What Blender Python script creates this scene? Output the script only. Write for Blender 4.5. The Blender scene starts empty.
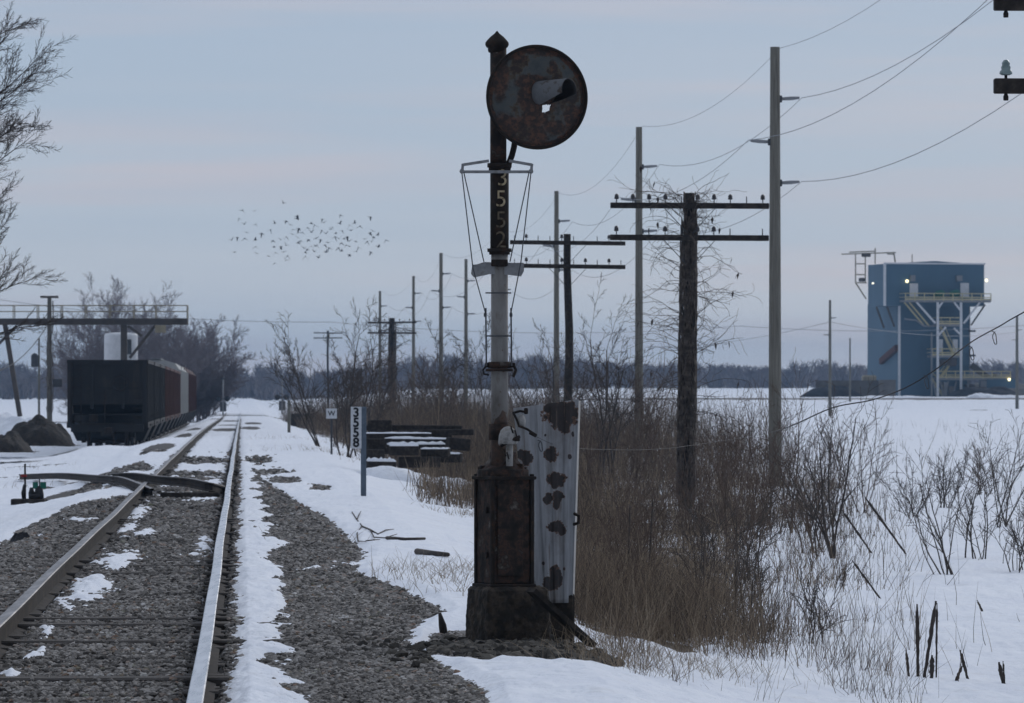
import bpy, math, random
import numpy as np
from mathutils import Vector, Matrix
R = math.radians
F, CX, HY, CZ = 5000.0, 512.0, 391.0, 1.8      # focal length in pixels, centre column, horizon row, eye height
TANV = 0.0538                                    # the track heads a little to the left of the lens axis
sc = bpy.context.scene
col = sc.collection
rng = np.random.default_rng(7)
rnd = random.Random(11)

def P(px, py, Y): return Vector(((px-CX)*Y/F, Y, CZ+(HY-py)*Y/F))
def sstep(a, b, x):
    t = np.clip((np.asarray(x, float)-a)/(b-a), 0, 1); return t*t*(3-2*t)

# ------------------------------------------------------------------ noise on numpy arrays
def _hash(ix, iy, s):
    n = (ix.astype(np.int64)*374761393 + iy.astype(np.int64)*668265263 + s*1442695041) & 0x7fffffff
    n = ((n ^ (n >> 13))*1274126177) & 0x7fffffff
    return ((n ^ (n >> 16)) & 0xffff)/65535.0
def vnoise(x, y, s=0):
    ix, iy = np.floor(x), np.floor(y); fx, fy = x-ix, y-iy
    fx = fx*fx*(3-2*fx); fy = fy*fy*(3-2*fy)
    a, b, c, d = _hash(ix, iy, s), _hash(ix+1, iy, s), _hash(ix, iy+1, s), _hash(ix+1, iy+1, s)
    return (a*(1-fx)+b*fx)*(1-fy)+(c*(1-fx)+d*fx)*fy
def fbm(x, y, s=0, o=4):
    t = 0; a = .5
    for k in range(o):
        t = t+a*(vnoise(x*2**k+17.3*k, y*2**k+5.1*k, s+k)-.5)*2; a *= .5
    return t

# ------------------------------------------------------------------ terrain
def rail_z(Y): return .15-.6*sstep(150, 500, Y)
def gz(u, Y):
    u = np.asarray(u, float); Y = np.asarray(Y, float)
    z = np.interp(u, [-80,-9,-5.5,-4.2,-3.2,-2.6,.7,2.2,3.4,5,12,60], [-.5,-.55,-.5,-.36,-.16,-.02,-.02,-.03,-.30,-.48,-.48,-.40])
    z = z-.28*sstep(110, 180, Y)*sstep(-3, -4.6, u)
    z = z-.6*sstep(150, 500, Y)*sstep(40, 8, np.abs(u))
    r = sstep(22, 48, u)
    z = z+r*(1.25*sstep(628, 652, Y)+.35*sstep(690, 760, Y)+1.5*sstep(800, 1500, Y))
    z = z+(1-r)*.9*sstep(700, 1500, Y)
    far = sstep(2.6, 5, np.abs(u+.6))
    z = z+far*(.11*fbm(u/6, Y/9, 3, 3)+.05*fbm(u/1.3, Y/2.2, 5, 2))*sstep(1200, 300, Y)
    for ur in (-.25, -1.755): z = z-.085*np.exp(-((u-ur)/.10)**4)*sstep(190, 120, Y)
    # the drift heaped up in front of the standing cars
    z = z+.20*np.exp(-((u+4.6)/1.9)**2-((Y-172)/22)**2)+.42*np.exp(-((u+5.6)/1.5)**2-((Y-191)/8)**2)
    return z
def gp(u, Y): return Vector((u-TANV*Y, Y, float(gz(u, Y))))
def uof(X, Y): return X+TANV*Y

def brush_w(Y): return np.interp(Y, [30,36,40,45,60,80,110,250], [4.3,4.8,5.0,5.4,7.6,10.2,14.0,16])
def brush_l(Y): return np.interp(Y, [32,40,46,64,92,110,130], [2.15,2.25,2.4,3.3,4.4,4.3,3.4])
PATCH = [(-1.33,54,.24,3.2),(-1.45,43.2,.20,1.8),(-1.40,46.4,.2,1.5),(-1.47,37.4,.06,.5),(-1.5,32.6,.07,.5),(-1.44,34.6,.05,.4),(-1.18,63.4,.26,1.3),(-.46,58.4,.12,3.2),
         (-.62,55.7,.14,.6),(-1.58,76,.16,6),(-1.5,66,.12,3),(-2.3,70,.2,1.2),(-2.5,62,.12,.5),(-.75,83,.34,2.2),(-1.15,88,.5,1.6),(-2.6,97,.4,3),
         (1.25,52.3,.30,.9),(.75,50.8,.25,.5)]
BARE = [(.42,131,.32,7),(.62,111,.4,3.2),(.4,267,.5,18),(-1,130,.75,5.5),(-1,109,.75,3.0),(-.9,250,.7,14),(-.9,300,.6,10),(-1.0,101.5,.5,1.8),
        (-3.2,97,.72,5.5),(-2.9,117,.7,6),(-2.7,160,.5,12),(-4.3,112,.6,3),(-6.2,140,.7,4),(-7.4,112,.5,3),(-6.8,165,1.0,4),(-2.5,210,.35,14),(-2.6,255,.4,14),(.7,330,.6,20),(-.9,372,.7,16),(-3,420,1.2,14),
        (1.98,35.2,.62,1.7),(1.4,92,.18,2),(.9,101,.3,2.5)]
def snow_t(u, Y):
    u = np.asarray(u, float); Y = np.asarray(Y, float)
    w1 = fbm(u/.5, Y/2.2, 21, 3); w2 = fbm(u/.16, Y/.45, 31, 3); w3 = fbm(u/.07, Y/.22, 37, 2)
    tiep = np.sin((Y-26.2)*2*np.pi/.52)
    uw = u+.10*fbm(u/.22, Y/.8, 81, 3); Yw = Y+2.4*fbm(u/.30, Y/1.6, 83, 3)*np.clip(Y/60, .5, 2.5)
    uf = np.interp(Y, [25,38,50,70,95,105], [.24,.32,.42,.38,.33,.25])+.20*w1+.13*w2+.03*tiep
    ub = np.interp(Y, [25,30.8,36,39,41,46,50,55,60,70,76,83,92,104], [1.22,1.42,1.15,1.35,1.62,1.40,1.06,1.30,1.28,1.16,.98,.78,.6,.28])+.10*w1
    G = np.where(Y < 106, np.minimum(u-uf, ub-u), -.5)
    G = np.maximum(G, np.where(Y < 96, np.minimum(np.minimum(u+1.74, -.30-u), (93-Y)*.05), -.5))
    lb = np.interp(Y, [20,59,71,83,87], [-3.3,-2.9,-2.95,-2.4,-1.9])+.12*w1
    G = np.maximum(G, np.where(Y < 90, np.minimum(u-lb, -1.7-u), -.5))
    for ur in (-.25, -1.755):
        G = np.maximum(G, np.where(Y < 420, .17-.0002*Y-np.abs(u-ur), -.5))
    for cu, cY, ru, rY in BARE:
        e = 1-np.sqrt(((uw-cu)/ru)**2+((Yw-cY)/rY)**2)+.5*w2; G = np.maximum(G, e*.28)
    e = -np.abs(Y-494)/9+1; G = np.maximum(G, np.where((u > -25) & (u < 40), e*.13, -.5))
    for cu, cY, ru, rY in PATCH:
        e = 1-np.sqrt(((uw-cu)/ru)**2+((Yw-cY)/rY)**2)+.55*w2+.3*w3+.08; G = np.where(e > -.25, np.minimum(G, -e*.12), G)
    # snow thins and breaks up in the weeds
    bw = brush_w(Y)+.3; bl_ = brush_l(Y)+.2
    mk = sstep(bl_, bl_+.6, u)*sstep(bl_+(bw-bl_)*.95, bl_+(bw-bl_)*.25, u)*sstep(240, 150, Y)*sstep(36.5, 40, Y)
    G = np.maximum(G, -.25+mk*(.25+.10*(.02+fbm(u/.35, Y/.9, 44, 4)*2.2)))
    near = sstep(2.2, 1.2, np.abs(u+.5))
    t = np.clip(-G*.34, -.07, .065-.022*near)+.026*w2+.02*w1+near*(.020*w3+.003*tiep)
    return t+np.where(np.abs(u+.6) > 3.2, .02*fbm(u/.9, Y/2, 61, 2), 0)

# ------------------------------------------------------------------ mesh helpers
def raw_mesh(name, V, Fq, mats=(), smooth=False, mi=None, parent=None, colors=None):
    """V (n,3), Fq (m,k) -> one mesh object"""
    V = np.asarray(V, np.float32); Fq = np.asarray(Fq, np.int32); m, k = Fq.shape
    me = bpy.data.meshes.new(name)
    me.vertices.add(len(V)); me.vertices.foreach_set('co', V.ravel())
    me.loops.add(m*k); me.loops.foreach_set('vertex_index', Fq.ravel())
    me.polygons.add(m); me.polygons.foreach_set('loop_start', np.arange(0, m*k, k, dtype=np.int32))
    if mi is not None: me.polygons.foreach_set('material_index', np.asarray(mi, np.int32))
    me.polygons.foreach_set('use_smooth', np.full(m, smooth))
    me.update(calc_edges=True)
    if colors is not None:
        a = me.attributes.new('tint', 'FLOAT', 'POINT'); a.data.foreach_set('value', np.asarray(colors, np.float32))
    for x in (mats if isinstance(mats, (list, tuple)) else [mats]): me.materials.append(x)
    o = bpy.data.objects.new(name, me); col.objects.link(o)
    if parent: o.parent = parent
    return o

class MB:
    """collects shapes into one mesh"""
    def __init__(s): s.v = []; s.f = []; s.m = []; s.mi = 0; s.sm = []; s.smooth = False
    def add(s, vs, fs):
        o = len(s.v); s.v += [tuple(x) for x in vs]
        for f in fs: s.f.append(tuple(i+o for i in f)); s.m.append(s.mi); s.sm.append(s.smooth)
        return s
    def box(s, c, d, rz=0, M=None, bev=0, taper=1.0):
        x, y, z = d[0]/2, d[1]/2, d[2]/2
        if bev:
            b = min(bev, x*.9, y*.9, z*.9); vs = []
            for zz, ins in ((-z, b), (-z+b, 0), (z-b, 0), (z, b)):
                k = taper if zz > 0 else 1
                X, Yy = (x-ins)*k, (y-ins)*k; q = b if ins == 0 else b*.5
                vs += [(-X+q,-Yy,zz),(X-q,-Yy,zz),(X,-Yy+q,zz),(X,Yy-q,zz),(X-q,Yy,zz),(-X+q,Yy,zz),(-X,Yy-q,zz),(-X,-Yy+q,zz)]
            fs = [tuple(range(7,-1,-1)), tuple(range(24,32))]
            for l in range(3):
                for i in range(8): j = (i+1) % 8; fs.append((l*8+i, l*8+j, l*8+8+j, l*8+8+i))
        else:
            vs = [(-x,-y,-z),(x,-y,-z),(x,y,-z),(-x,y,-z)]+[(-x*taper,-y*taper,z),(x*taper,-y*taper,z),(x*taper,y*taper,z),(-x*taper,y*taper,z)]
            fs = [(3,2,1,0),(4,5,6,7),(0,1,5,4),(1,2,6,5),(2,3,7,6),(3,0,4,7)]
        T = Matrix.Translation(c) @ (M.to_4x4() if M is not None else Matrix.Rotation(rz, 4, 'Z'))
        return s.add([T @ Vector(v) for v in vs], fs)
    def bar(s, a, b, w, h=None):
        """a rectangular bar from a to b"""
        a, b = Vector(a), Vector(b); d = b-a; L = d.length
        if L < 1e-6: return s
        q = d.to_track_quat('Z', 'Y').to_matrix()
        return s.box((a+b)/2, (w, h or w, L), M=q)
    def tube(s, pts, r, n=8, caps=True):
        pts = [Vector(p) for p in pts]; rs = r if isinstance(r, (list, tuple)) else [r]*len(pts)
        vs = []; fs = []; up = None
        for i, p in enumerate(pts):
            d = (pts[min(i+1, len(pts)-1)]-pts[max(i-1, 0)])
            d = d.normalized() if d.length > 1e-9 else Vector((0,0,1))
            if up is None: up = Vector((0,0,1)) if abs(d.z) < .9 else Vector((0,1,0))
            x = up.cross(d)
            if x.length < 1e-5: x = Vector((1,0,0)).cross(d)
            x.normalize(); y = d.cross(x); up = y
            for k in range(n):
                a = 2*math.pi*k/n; vs.append(p+(x*math.cos(a)+y*math.sin(a))*rs[i])
        for i in range(len(pts)-1):
            for k in range(n):
                j = (k+1) % n; fs.append((i*n+k, i*n+j, i*n+n+j, i*n+n+k))
        if caps: fs += [tuple(range(n-1,-1,-1)), tuple(range((len(pts)-1)*n, len(pts)*n))]
        return s.add(vs, fs)
    def lathe(s, prof, n=16, c=(0,0,0), M=None):
        T = Matrix.Translation(c) @ (M.to_4x4() if M is not None else Matrix.Identity(4)); vs = []; fs = []
        for r_, z in prof:
            for k in range(n):
                a = 2*math.pi*k/n; vs.append(T @ Vector((r_*math.cos(a), r_*math.sin(a), z)))
        for i in range(len(prof)-1):
            for k in range(n):
                j = (k+1) % n; fs.append((i*n+k, i*n+j, i*n+n+j, i*n+n+k))
        fs += [tuple(range(n-1,-1,-1)), tuple(range((len(prof)-1)*n, len(prof)*n))]
        return s.add(vs, fs)
    def prism(s, poly, y0, y1):
        """polygon in x,z pushed from y0 to y1"""
        n = len(poly)
        vs = [(x, y0, z) for x, z in poly]+[(x, y1, z) for x, z in poly]
        fs = [tuple(range(n)), tuple(range(2*n-1, n-1, -1))]+[(i, n+i, n+(i+1) % n, (i+1) % n) for i in range(n)]
        return s.add(vs, fs)
    def build(s, name, mats, parent=None):
        me = bpy.data.meshes.new(name); me.from_pydata(s.v, [], s.f)
        for x in (mats if isinstance(mats, (list, tuple)) else [mats]): me.materials.append(x)
        me.polygons.foreach_set('material_index', s.m); me.polygons.foreach_set('use_smooth', s.sm)
        me.update()
        import bmesh
        bm = bmesh.new(); bm.from_mesh(me); bmesh.ops.recalc_face_normals(bm, faces=bm.faces); bm.to_mesh(me); bm.free()
        o = bpy.data.objects.new(name, me); col.objects.link(o)
        if parent: o.parent = parent
        return o

def tag(o, label=None, cat=None, group=None, kind=None):
    for k, v in (('label', label), ('category', cat), ('group', group), ('kind', kind)):
        if v: o[k] = v
    return o
def empty(name, loc, rz=0, label=None, cat=None, group=None):
    o = bpy.data.objects.new(name, None); col.objects.link(o); o.location = loc; o.rotation_euler = (0,0,rz)
    o.empty_display_size = .2
    return tag(o, label, cat, group)
def copy_tree(o, parent=None):
    c = o.copy(); col.objects.link(c)
    if parent: c.parent = parent
    for ch in list(o.children): copy_tree(ch, c)
    return c

class Segs:
    """thousands of thin tapered pieces (twigs, stems) turned into one mesh"""
    def __init__(s): s.a = []; s.b = []; s.ra = []; s.rb = []
    def add(s, a, b, ra, rb): s.a.append(a); s.b.append(b); s.ra.append(ra); s.rb.append(rb)
    def arrays(s, k=3):
        A = np.array(s.a, float); B = np.array(s.b, float); ra = np.array(s.ra); rb = np.array(s.rb)
        return seg_arrays(A, B, ra, rb, k)
    def build(s, name, m, parent=None, k=3):
        V, Q = s.arrays(k); return raw_mesh(name, V, Q, m, True, parent=parent)
def seg_arrays(A, B, ra, rb, k=3):
    D = B-A; L = np.linalg.norm(D, axis=1, keepdims=True); D = D/np.maximum(L, 1e-9)
    ref = np.where(np.abs(D[:, 2:3]) < .8, np.array([[0,0,1.]]), np.array([[1.,0,0]]))
    X = np.cross(ref, D); X /= np.maximum(np.linalg.norm(X, axis=1, keepdims=True), 1e-9); Yv = np.cross(D, X)
    n = len(A); V = np.zeros((n, 2*k, 3))
    for i in range(k):
        t = 2*math.pi*i/k; o = X*math.cos(t)+Yv*math.sin(t)
        V[:, i] = A+o*ra[:, None]; V[:, k+i] = B+o*rb[:, None]
    base = (np.arange(n)*2*k)[:, None]
    Q = np.concatenate([np.stack([base[:, 0]+i, base[:, 0]+(i+1) % k, base[:, 0]+k+(i+1) % k, base[:, 0]+k+i], 1) for i in range(k)])
    return V.reshape(-1, 3), Q

def grow(S, rd, p, d, L, r, lev, o, depth=0):
    """a branch that wanders and forks; o: steps, wander, lift, kids, spread, ratio, rratio, start, rmin"""
    n = max(2, int(o['steps']*(1 if depth == 0 else .8))); st = L/n; p = np.array(p, float); d = np.array(d, float)
    rend = max(r*o.get('taper', .35), o['rmin']); w = o['wander']*(1+.3*depth)
    for i in range(n):
        d = d+np.array([rd.gauss(0, w), rd.gauss(0, w), rd.gauss(0, w)+o['lift'][min(depth, len(o['lift'])-1)]]); d /= np.linalg.norm(d)
        q = p+d*st; r0 = r+(rend-r)*i/n; r1 = r+(rend-r)*(i+1)/n
        S.add(p, q, r0, r1)
        if lev > 0 and (i+1)/n > (o['start'] if depth == 0 else .12):
            kk = o['kids']; nk = int(kk)+(rd.random() < kk-int(kk))
            for _ in range(nk):
                a = rd.random()*2*math.pi; sp = o['spread']*rd.uniform(.6, 1.25)
                x = np.cross(d, [0.3, .2, .9]); x /= max(np.linalg.norm(x), 1e-6); y = np.cross(d, x)
                nd = d*math.cos(sp)+(x*math.cos(a)+y*math.sin(a))*math.sin(sp)
                f = rd.uniform(.55, 1.1)*(1-.45*(i/n))
                grow(S, rd, q, nd, L*o['ratio']*f, max(r1*o['rratio'], o['rmin']), lev-1, o, depth+1)
        p = q

# ------------------------------------------------------------------ materials
def newmat(name):
    m = bpy.data.materials.new(name); m.use_nodes = True; nt = m.node_tree
    return m, nt, nt.nodes['Principled BSDF']
def ramp(nt, fac, stops):
    n = nt.nodes.new('ShaderNodeValToRGB'); e = n.color_ramp.elements
    while len(e) > 1: e.remove(e[-1])
    e[0].position = stops[0][0]; e[0].color = (*stops[0][1], 1)
    for p, c in stops[1:]: k = e.new(p); k.color = (*c, 1)
    nt.links.new(fac, n.inputs[0]); return n.outputs[0]
def noise(nt, vec, scale, detail=5, rough=.6, stretch=None):
    if stretch:
        mp = nt.nodes.new('ShaderNodeMapping'); mp.inputs['Scale'].default_value = stretch; nt.links.new(vec, mp.inputs[0]); vec = mp.outputs[0]
    n = nt.nodes.new('ShaderNodeTexNoise'); n.inputs['Scale'].default_value = scale; n.inputs['Detail'].default_value = detail; n.inputs['Roughness'].default_value = rough
    nt.links.new(vec, n.inputs['Vector']); return n.outputs['Fac']
def objco(nt): return nt.nodes.new('ShaderNodeTexCoord').outputs['Object']
def math_(nt, op, a, b=None, clamp=False):
    n = nt.nodes.new('ShaderNodeMath'); n.operation = op; n.use_clamp = clamp
    for i, x in enumerate((a, b)):
        if x is None: continue
        if isinstance(x, (int, float)): n.inputs[i].default_value = x
        else: nt.links.new(x, n.inputs[i])
    return n.outputs[0]
def mixc(nt, fac, a, b):
    n = nt.nodes.new('ShaderNodeMix'); n.data_type = 'RGBA'
    if isinstance(fac, (int, float)): n.inputs[0].default_value = fac
    else: nt.links.new(fac, n.inputs[0])
    for i, x in ((6, a), (7, b)):
        if isinstance(x, tuple): n.inputs[i].default_value = (*x, 1)
        else: nt.links.new(x, n.inputs[i])
    return n.outputs[2]
def bump(nt, bs, h, strength=.4, dist=.01):
    b = nt.nodes.new('ShaderNodeBump'); b.inputs['Strength'].default_value = strength; b.inputs['Distance'].default_value = dist
    nt.links.new(h, b.inputs['Height']); nt.links.new(b.outputs[0], bs.inputs['Normal'])
def noisy(name, stops, scale=6, rough=.85, bstr=.3, bdist=.01, stretch=None, metal=0, detail=6, spec=.3):
    m, nt, bs = newmat(name); co = objco(nt); f = noise(nt, co, scale, detail, .62, stretch)
    c = ramp(nt, f, stops); nt.links.new(c, bs.inputs['Base Color'])
    bs.inputs['Roughness'].default_value = rough; bs.inputs['Metallic'].default_value = metal; bs.inputs['Specular IOR Level'].default_value = spec
    if bstr: bump(nt, bs, noise(nt, co, scale*3, 4, .6, stretch), bstr, bdist)
    return m
def tinted(name, stops, rough=.9):
    m, nt, bs = newmat(name); a = nt.nodes.new('ShaderNodeAttribute'); a.attribute_name = 'tint'
    nt.links.new(ramp(nt, a.outputs['Fac'], stops), bs.inputs['Base Color']); bs.inputs['Roughness'].default_value = rough; bs.inputs['Specular IOR Level'].default_value = .2
    return m
def glow(name, c, s):
    m, nt, bs = newmat(name); bs.inputs['Emission Color'].default_value = (*c, 1); bs.inputs['Emission Strength'].default_value = s; bs.inputs['Base Color'].default_value = (*c, 1); return m
G3 = lambda a, b, c: [(.32, a), (.5, b), (.68, c)]
M = {}
M['rust'] = noisy('rust_black', [(.3,(.006,.005,.005)),(.43,(.014,.010,.008)),(.49,(.026,.017,.013)),(.54,(.052,.027,.018)),(.58,(.022,.014,.011)),(.64,(.060,.050,.043)),(.70,(.12,.108,.096)),(.78,(.03,.02,.016))], 9, .85, .8, .006, detail=9)
M['rustdark'] = noisy('rust_dark', [(.3,(.008,.007,.007)),(.55,(.018,.013,.010)),(.72,(.045,.024,.015))], 14, .9, .5, .004)
M['concrete'] = noisy('old_concrete', [(.3,(.012,.010,.009)),(.46,(.024,.020,.016)),(.55,(.060,.046,.034)),(.62,(.030,.024,.019)),(.72,(.085,.072,.058))], 7, .95, .9, .012, detail=9)
M['galv'] = noisy('grey_metal', [(.3,(.16,.165,.17)),(.55,(.25,.255,.265)),(.75,(.13,.12,.11))], 18, .6, .2, .002, metal=.3)
M['galvblue'] = noisy('bluish_post', [(.3,(.10,.13,.17)),(.6,(.15,.19,.24))], 12, .6, .2, .002, metal=.2)
M['wood'] = noisy('weathered_wood', G3((.045,.037,.033),(.085,.073,.065),(.13,.115,.10)), 6, .9, .5, .005, (4,4,.5))
M['woodgrey'] = noisy('grey_pole', [(.28,(.075,.070,.058)),(.42,(.14,.133,.113)),(.55,(.17,.162,.138)),(.66,(.22,.212,.185)),(.76,(.11,.10,.082))], 5, .9, .9, .008, (5,5,.22))
M['wooddark'] = noisy('dark_timber', G3((.014,.012,.011),(.028,.023,.020),(.055,.045,.038)), 6, .92, .6, .006, (2,2,2))
M['tie'] = noisy('tie_wood', G3((.035,.031,.028),(.075,.066,.060),(.13,.118,.108)), 7, .92, .7, .006, (.6,6,6))
M['bark'] = noisy('twig_bark', G3((.030,.024,.022),(.052,.042,.037),(.085,.070,.060)), 5, .9, 0)
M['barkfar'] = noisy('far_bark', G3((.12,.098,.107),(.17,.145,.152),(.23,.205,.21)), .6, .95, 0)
M['vine'] = noisy('dead_vine', G3((.045,.036,.030),(.085,.070,.060),(.15,.125,.105)), 9, .9, 0)
M['barkred'] = noisy('brush_bark', G3((.045,.030,.024),(.085,.058,.044),(.135,.096,.073)), 4, .9, 0)
M['weed'] = tinted('dry_weed', [(0,(.034,.026,.021)),(.33,(.100,.073,.052)),(.66,(.205,.152,.104)),(1,(.36,.29,.205))])
M['wire'] = noisy('wire', [(.3,(.045,.048,.055)),(.7,(.075,.08,.09))], 3, .7, 0)
M['wirelight'] = noisy('wire_light', [(.3,(.20,.21,.23)),(.7,(.27,.28,.30))], 3, .7, 0)
M['black'] = noisy('black_paint', [(.3,(.005,.005,.006)),(.52,(.010,.010,.011)),(.64,(.028,.022,.018)),(.75,(.014,.013,.013))], 1.6, .6, .3, .01, (1,1,.3))
M['carred'] = noisy('oxide_red', [(.3,(.055,.020,.016)),(.6,(.085,.030,.022)),(.8,(.05,.022,.018))], 1.5, .8, .2, .004)
M['carwhite'] = noisy('pale_grey', [(.3,(.30,.30,.29)),(.55,(.42,.42,.40)),(.8,(.22,.20,.18))], 1.3, .7, .2, .004, (1,1,.3))
M['white'] = noisy('white_paint', [(.3,(.55,.56,.58)),(.6,(.68,.69,.71)),(.8,(.5,.5,.5))], 3, .6, .15, .002)
M['dirtywhite'] = noisy('dirty_white', [(.3,(.14,.135,.13)),(.5,(.30,.295,.285)),(.7,(.20,.18,.155))], 22, .7, .3, .002)
M['signwhite'] = noisy('sign_white', [(.3,(.50,.52,.55)),(.6,(.62,.64,.67))], 9, .5, .1, .001)
M['ink'] = noisy('black_ink', [(.3,(.010,.010,.012)),(.7,(.018,.018,.020))], 20, .6, 0)
M['numeralfaint'] = noisy('faint_numeral', [(.36,(.025,.02,.016)),(.5,(.10,.08,.055)),(.66,(.15,.12,.085)),(.8,(.04,.03,.02))], 26, .8, .2, .001)
M['numeral'] = noisy('worn_numeral', [(.36,(.035,.025,.018)),(.46,(.30,.24,.15)),(.66,(.46,.38,.26)),(.8,(.10,.07,.045))], 26, .8, .2, .001)
M['yellow'] = noisy('yellow_rail', [(.3,(.40,.35,.19)),(.6,(.52,.46,.27)),(.8,(.32,.28,.18))], 1.2, .7, 0)
M['yellowdull'] = noisy('dull_yellow_rail', [(.3,(.22,.19,.13)),(.6,(.32,.28,.20)),(.8,(.17,.14,.10))], 1.2, .7, 0)
M['steelbrown'] = noisy('brown_steel', [(.3,(.05,.042,.037)),(.6,(.085,.070,.060)),(.8,(.045,.036,.032))], 1.2, .8, .2, .01)
M['blue'] = None
M['glass'] = noisy('dark_glass', [(.3,(.03,.035,.04)),(.7,(.05,.055,.06))], 2, .2, 0, spec=.6)
M['insul'] = noisy('glass_insulator', [(.3,(.10,.15,.15)),(.7,(.20,.27,.27))], 20, .15, 0, spec=.8)
M['insuldark'] = noisy('dark_insulator', [(.3,(.016,.014,.016)),(.7,(.04,.036,.04))], 20, .3, 0, spec=.6)
M['green'] = noisy('green_target', [(.3,(.004,.085,.060)),(.7,(.006,.125,.085))], 9, .6, 0)
M['redp'] = noisy('red_tip', [(.3,(.16,.012,.012)),(.7,(.25,.02,.018))], 9, .6, 0)
M['bird'] = noisy('bird_dark', [(.3,(.03,.03,.035)),(.7,(.05,.05,.055))], 9, .8, 0)
M['dirt'] = noisy('dark_dirt', G3((.016,.014,.013),(.032,.028,.025),(.06,.05,.043)), 3, .95, 1.0, .04)
M['coal'] = noisy('coal', G3((.014,.014,.016),(.025,.025,.028),(.045,.045,.05)), 1.2, .9, .8, .1)
M['palewall'] = noisy('grey_wall', G3((.10,.09,.085),(.14,.13,.12),(.19,.175,.16)), .6, .9, .2, .02)
M['lamp'] = glow('lit_lamp', (1.0,.86,.50), 2.6)
M['spot'] = glow('lit_lamp_pale', (1.0,.95,.75), 1.8)

def blue_siding(name, a, b):
    m, nt, bs = newmat(name); co = objco(nt)
    sep = nt.nodes.new('ShaderNodeSeparateXYZ'); nt.links.new(co, sep.inputs[0])
    w = math_(nt, 'FRACT', math_(nt, 'MULTIPLY', math_(nt, 'ADD', sep.outputs[0], sep.outputs[1]), 3.0))
    seam = math_(nt, 'LESS_THAN', w, .12)
    c = ramp(nt, noise(nt, co, .35, 5, .6, (1,1,.25)), [(.3, a), (.7, b)])
    c = mixc(nt, math_(nt, 'MULTIPLY', seam, .25), c, (.02,.05,.09)); nt.links.new(c, bs.inputs['Base Color']); bs.inputs['Roughness'].default_value = .6
    bump(nt, bs, w, .3, .05); return m
M['blue'] = blue_siding('blue_siding', (.038,.094,.145), (.054,.122,.180))

def blob_mask(nt, co, blobs, wob=.25, wscale=30):
    """1 inside any of the blobs (x, z, rx, rz) of object space, with ragged edges"""
    sep = nt.nodes.new('ShaderNodeSeparateXYZ'); nt.links.new(co, sep.inputs[0]); best = None
    for x, z, rx, rz in blobs:
        dx = math_(nt, 'DIVIDE', math_(nt, 'SUBTRACT', sep.outputs[0], x), rx); dz = math_(nt, 'DIVIDE', math_(nt, 'SUBTRACT', sep.outputs[2], z), rz)
        d = math_(nt, 'ADD', math_(nt, 'MULTIPLY', dx, dx), math_(nt, 'MULTIPLY', dz, dz))
        best = d if best is None else math_(nt, 'MINIMUM', best, d)
    n = math_(nt, 'MULTIPLY', math_(nt, 'SUBTRACT', noise(nt, co, wscale, 4), .5), wob*5)
    return math_(nt, 'ADD', best, n)

# snow, ground, rail
m, nt, bs = newmat('snow_surface'); co = objco(nt)
f = noise(nt, co, 1.3, 6, .6); spk = noise(nt, co, 34, 3, .7)
c = ramp(nt, f, [(.3,(.76,.785,.845)),(.6,(.83,.85,.89))])
c = mixc(nt, math_(nt, 'MULTIPLY', math_(nt, 'GREATER_THAN', spk, .735), .55), c, (.16,.13,.10))
c = mixc(nt, math_(nt, 'MULTIPLY', math_(nt, 'GREATER_THAN', noise(nt, co, 2.6, 7, .72), .60), .16), c, (.42,.40,.38))
nt.links.new(c, bs.inputs['Base Color']); bs.inputs['Roughness'].default_value = .75; bs.inputs['Specular IOR Level'].default_value = .2
hb_ = math_(nt, 'ADD', noise(nt, co, 9, 6, .65), math_(nt, 'MULTIPLY', noise(nt, co, .7, 5, .65, (1,.4,1)), 4.0)); bump(nt, bs, hb_, .75, .045); M['snow'] = m
m, nt, bs = newmat('ground_cover'); co = objco(nt)
f = noise(nt, co, 4, 7, .7); g = noise(nt, co, 28, 4, .7)
c = ramp(nt, f, [(.3,(.045,.040,.036)),(.5,(.075,.068,.062)),(.7,(.11,.10,.092))]); c = mixc(nt, math_(nt, 'MULTIPLY', g, .6), c, (.035,.030,.027))
at = nt.nodes.new('ShaderNodeAttribute'); at.attribute_name = 'tint'
litter = ramp(nt, f, [(.3,(.05,.038,.028)),(.5,(.085,.065,.047)),(.7,(.12,.095,.07))])
c = mixc(nt, math_(nt, 'LESS_THAN', at.outputs['Fac'], .4), c, litter)
c = mixc(nt, math_(nt, 'GREATER_THAN', at.outputs['Fac'], .75), c, (.80,.82,.865))
nt.links.new(c, bs.inputs['Base Color']); bs.inputs['Roughness'].default_value = .95; bump(nt, bs, g, .8, .02); M['ground'] = m
M['stone'] = tinted('ballast_stone', [(0,(.058,.052,.047)),(.3,(.155,.142,.129)),(.62,(.245,.226,.207)),(.86,(.36,.336,.312)),(.93,(.21,.135,.095)),(.97,(.16,.16,.115)),(1,(.48,.46,.44))], .92)
M['rubble'] = tinted('rubble_stone', [(0,(.03,.027,.024)),(.5,(.075,.068,.058)),(1,(.15,.135,.115))], .92)
m, nt, bs = newmat('rail_top'); co = objco(nt); f = noise(nt, co, 2.2, 4, .6, (8,.6,1))
nt.links.new(ramp(nt, f, [(.35,(.34,.35,.38)),(.6,(.52,.53,.56))]), bs.inputs['Base Color']); bs.inputs['Metallic'].default_value = 1
nt.links.new(ramp(nt, f, [(.3,(.22,.22,.22)),(.7,(.38,.38,.38))]), bs.inputs['Roughness']); M['railtop'] = m
M['railtopdull'] = noisy('dull_rail_top', [(.35,(.10,.095,.095)),(.55,(.17,.165,.17)),(.7,(.26,.25,.25))], 2.2, .5, .2, .002, (8,.6,1), metal=.8)
M['railside'] = noisy('rail_side', G3((.012,.009,.008),(.022,.017,.014),(.050,.033,.024)), 7, .85, .4, .003, (1,.4,1))

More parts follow.
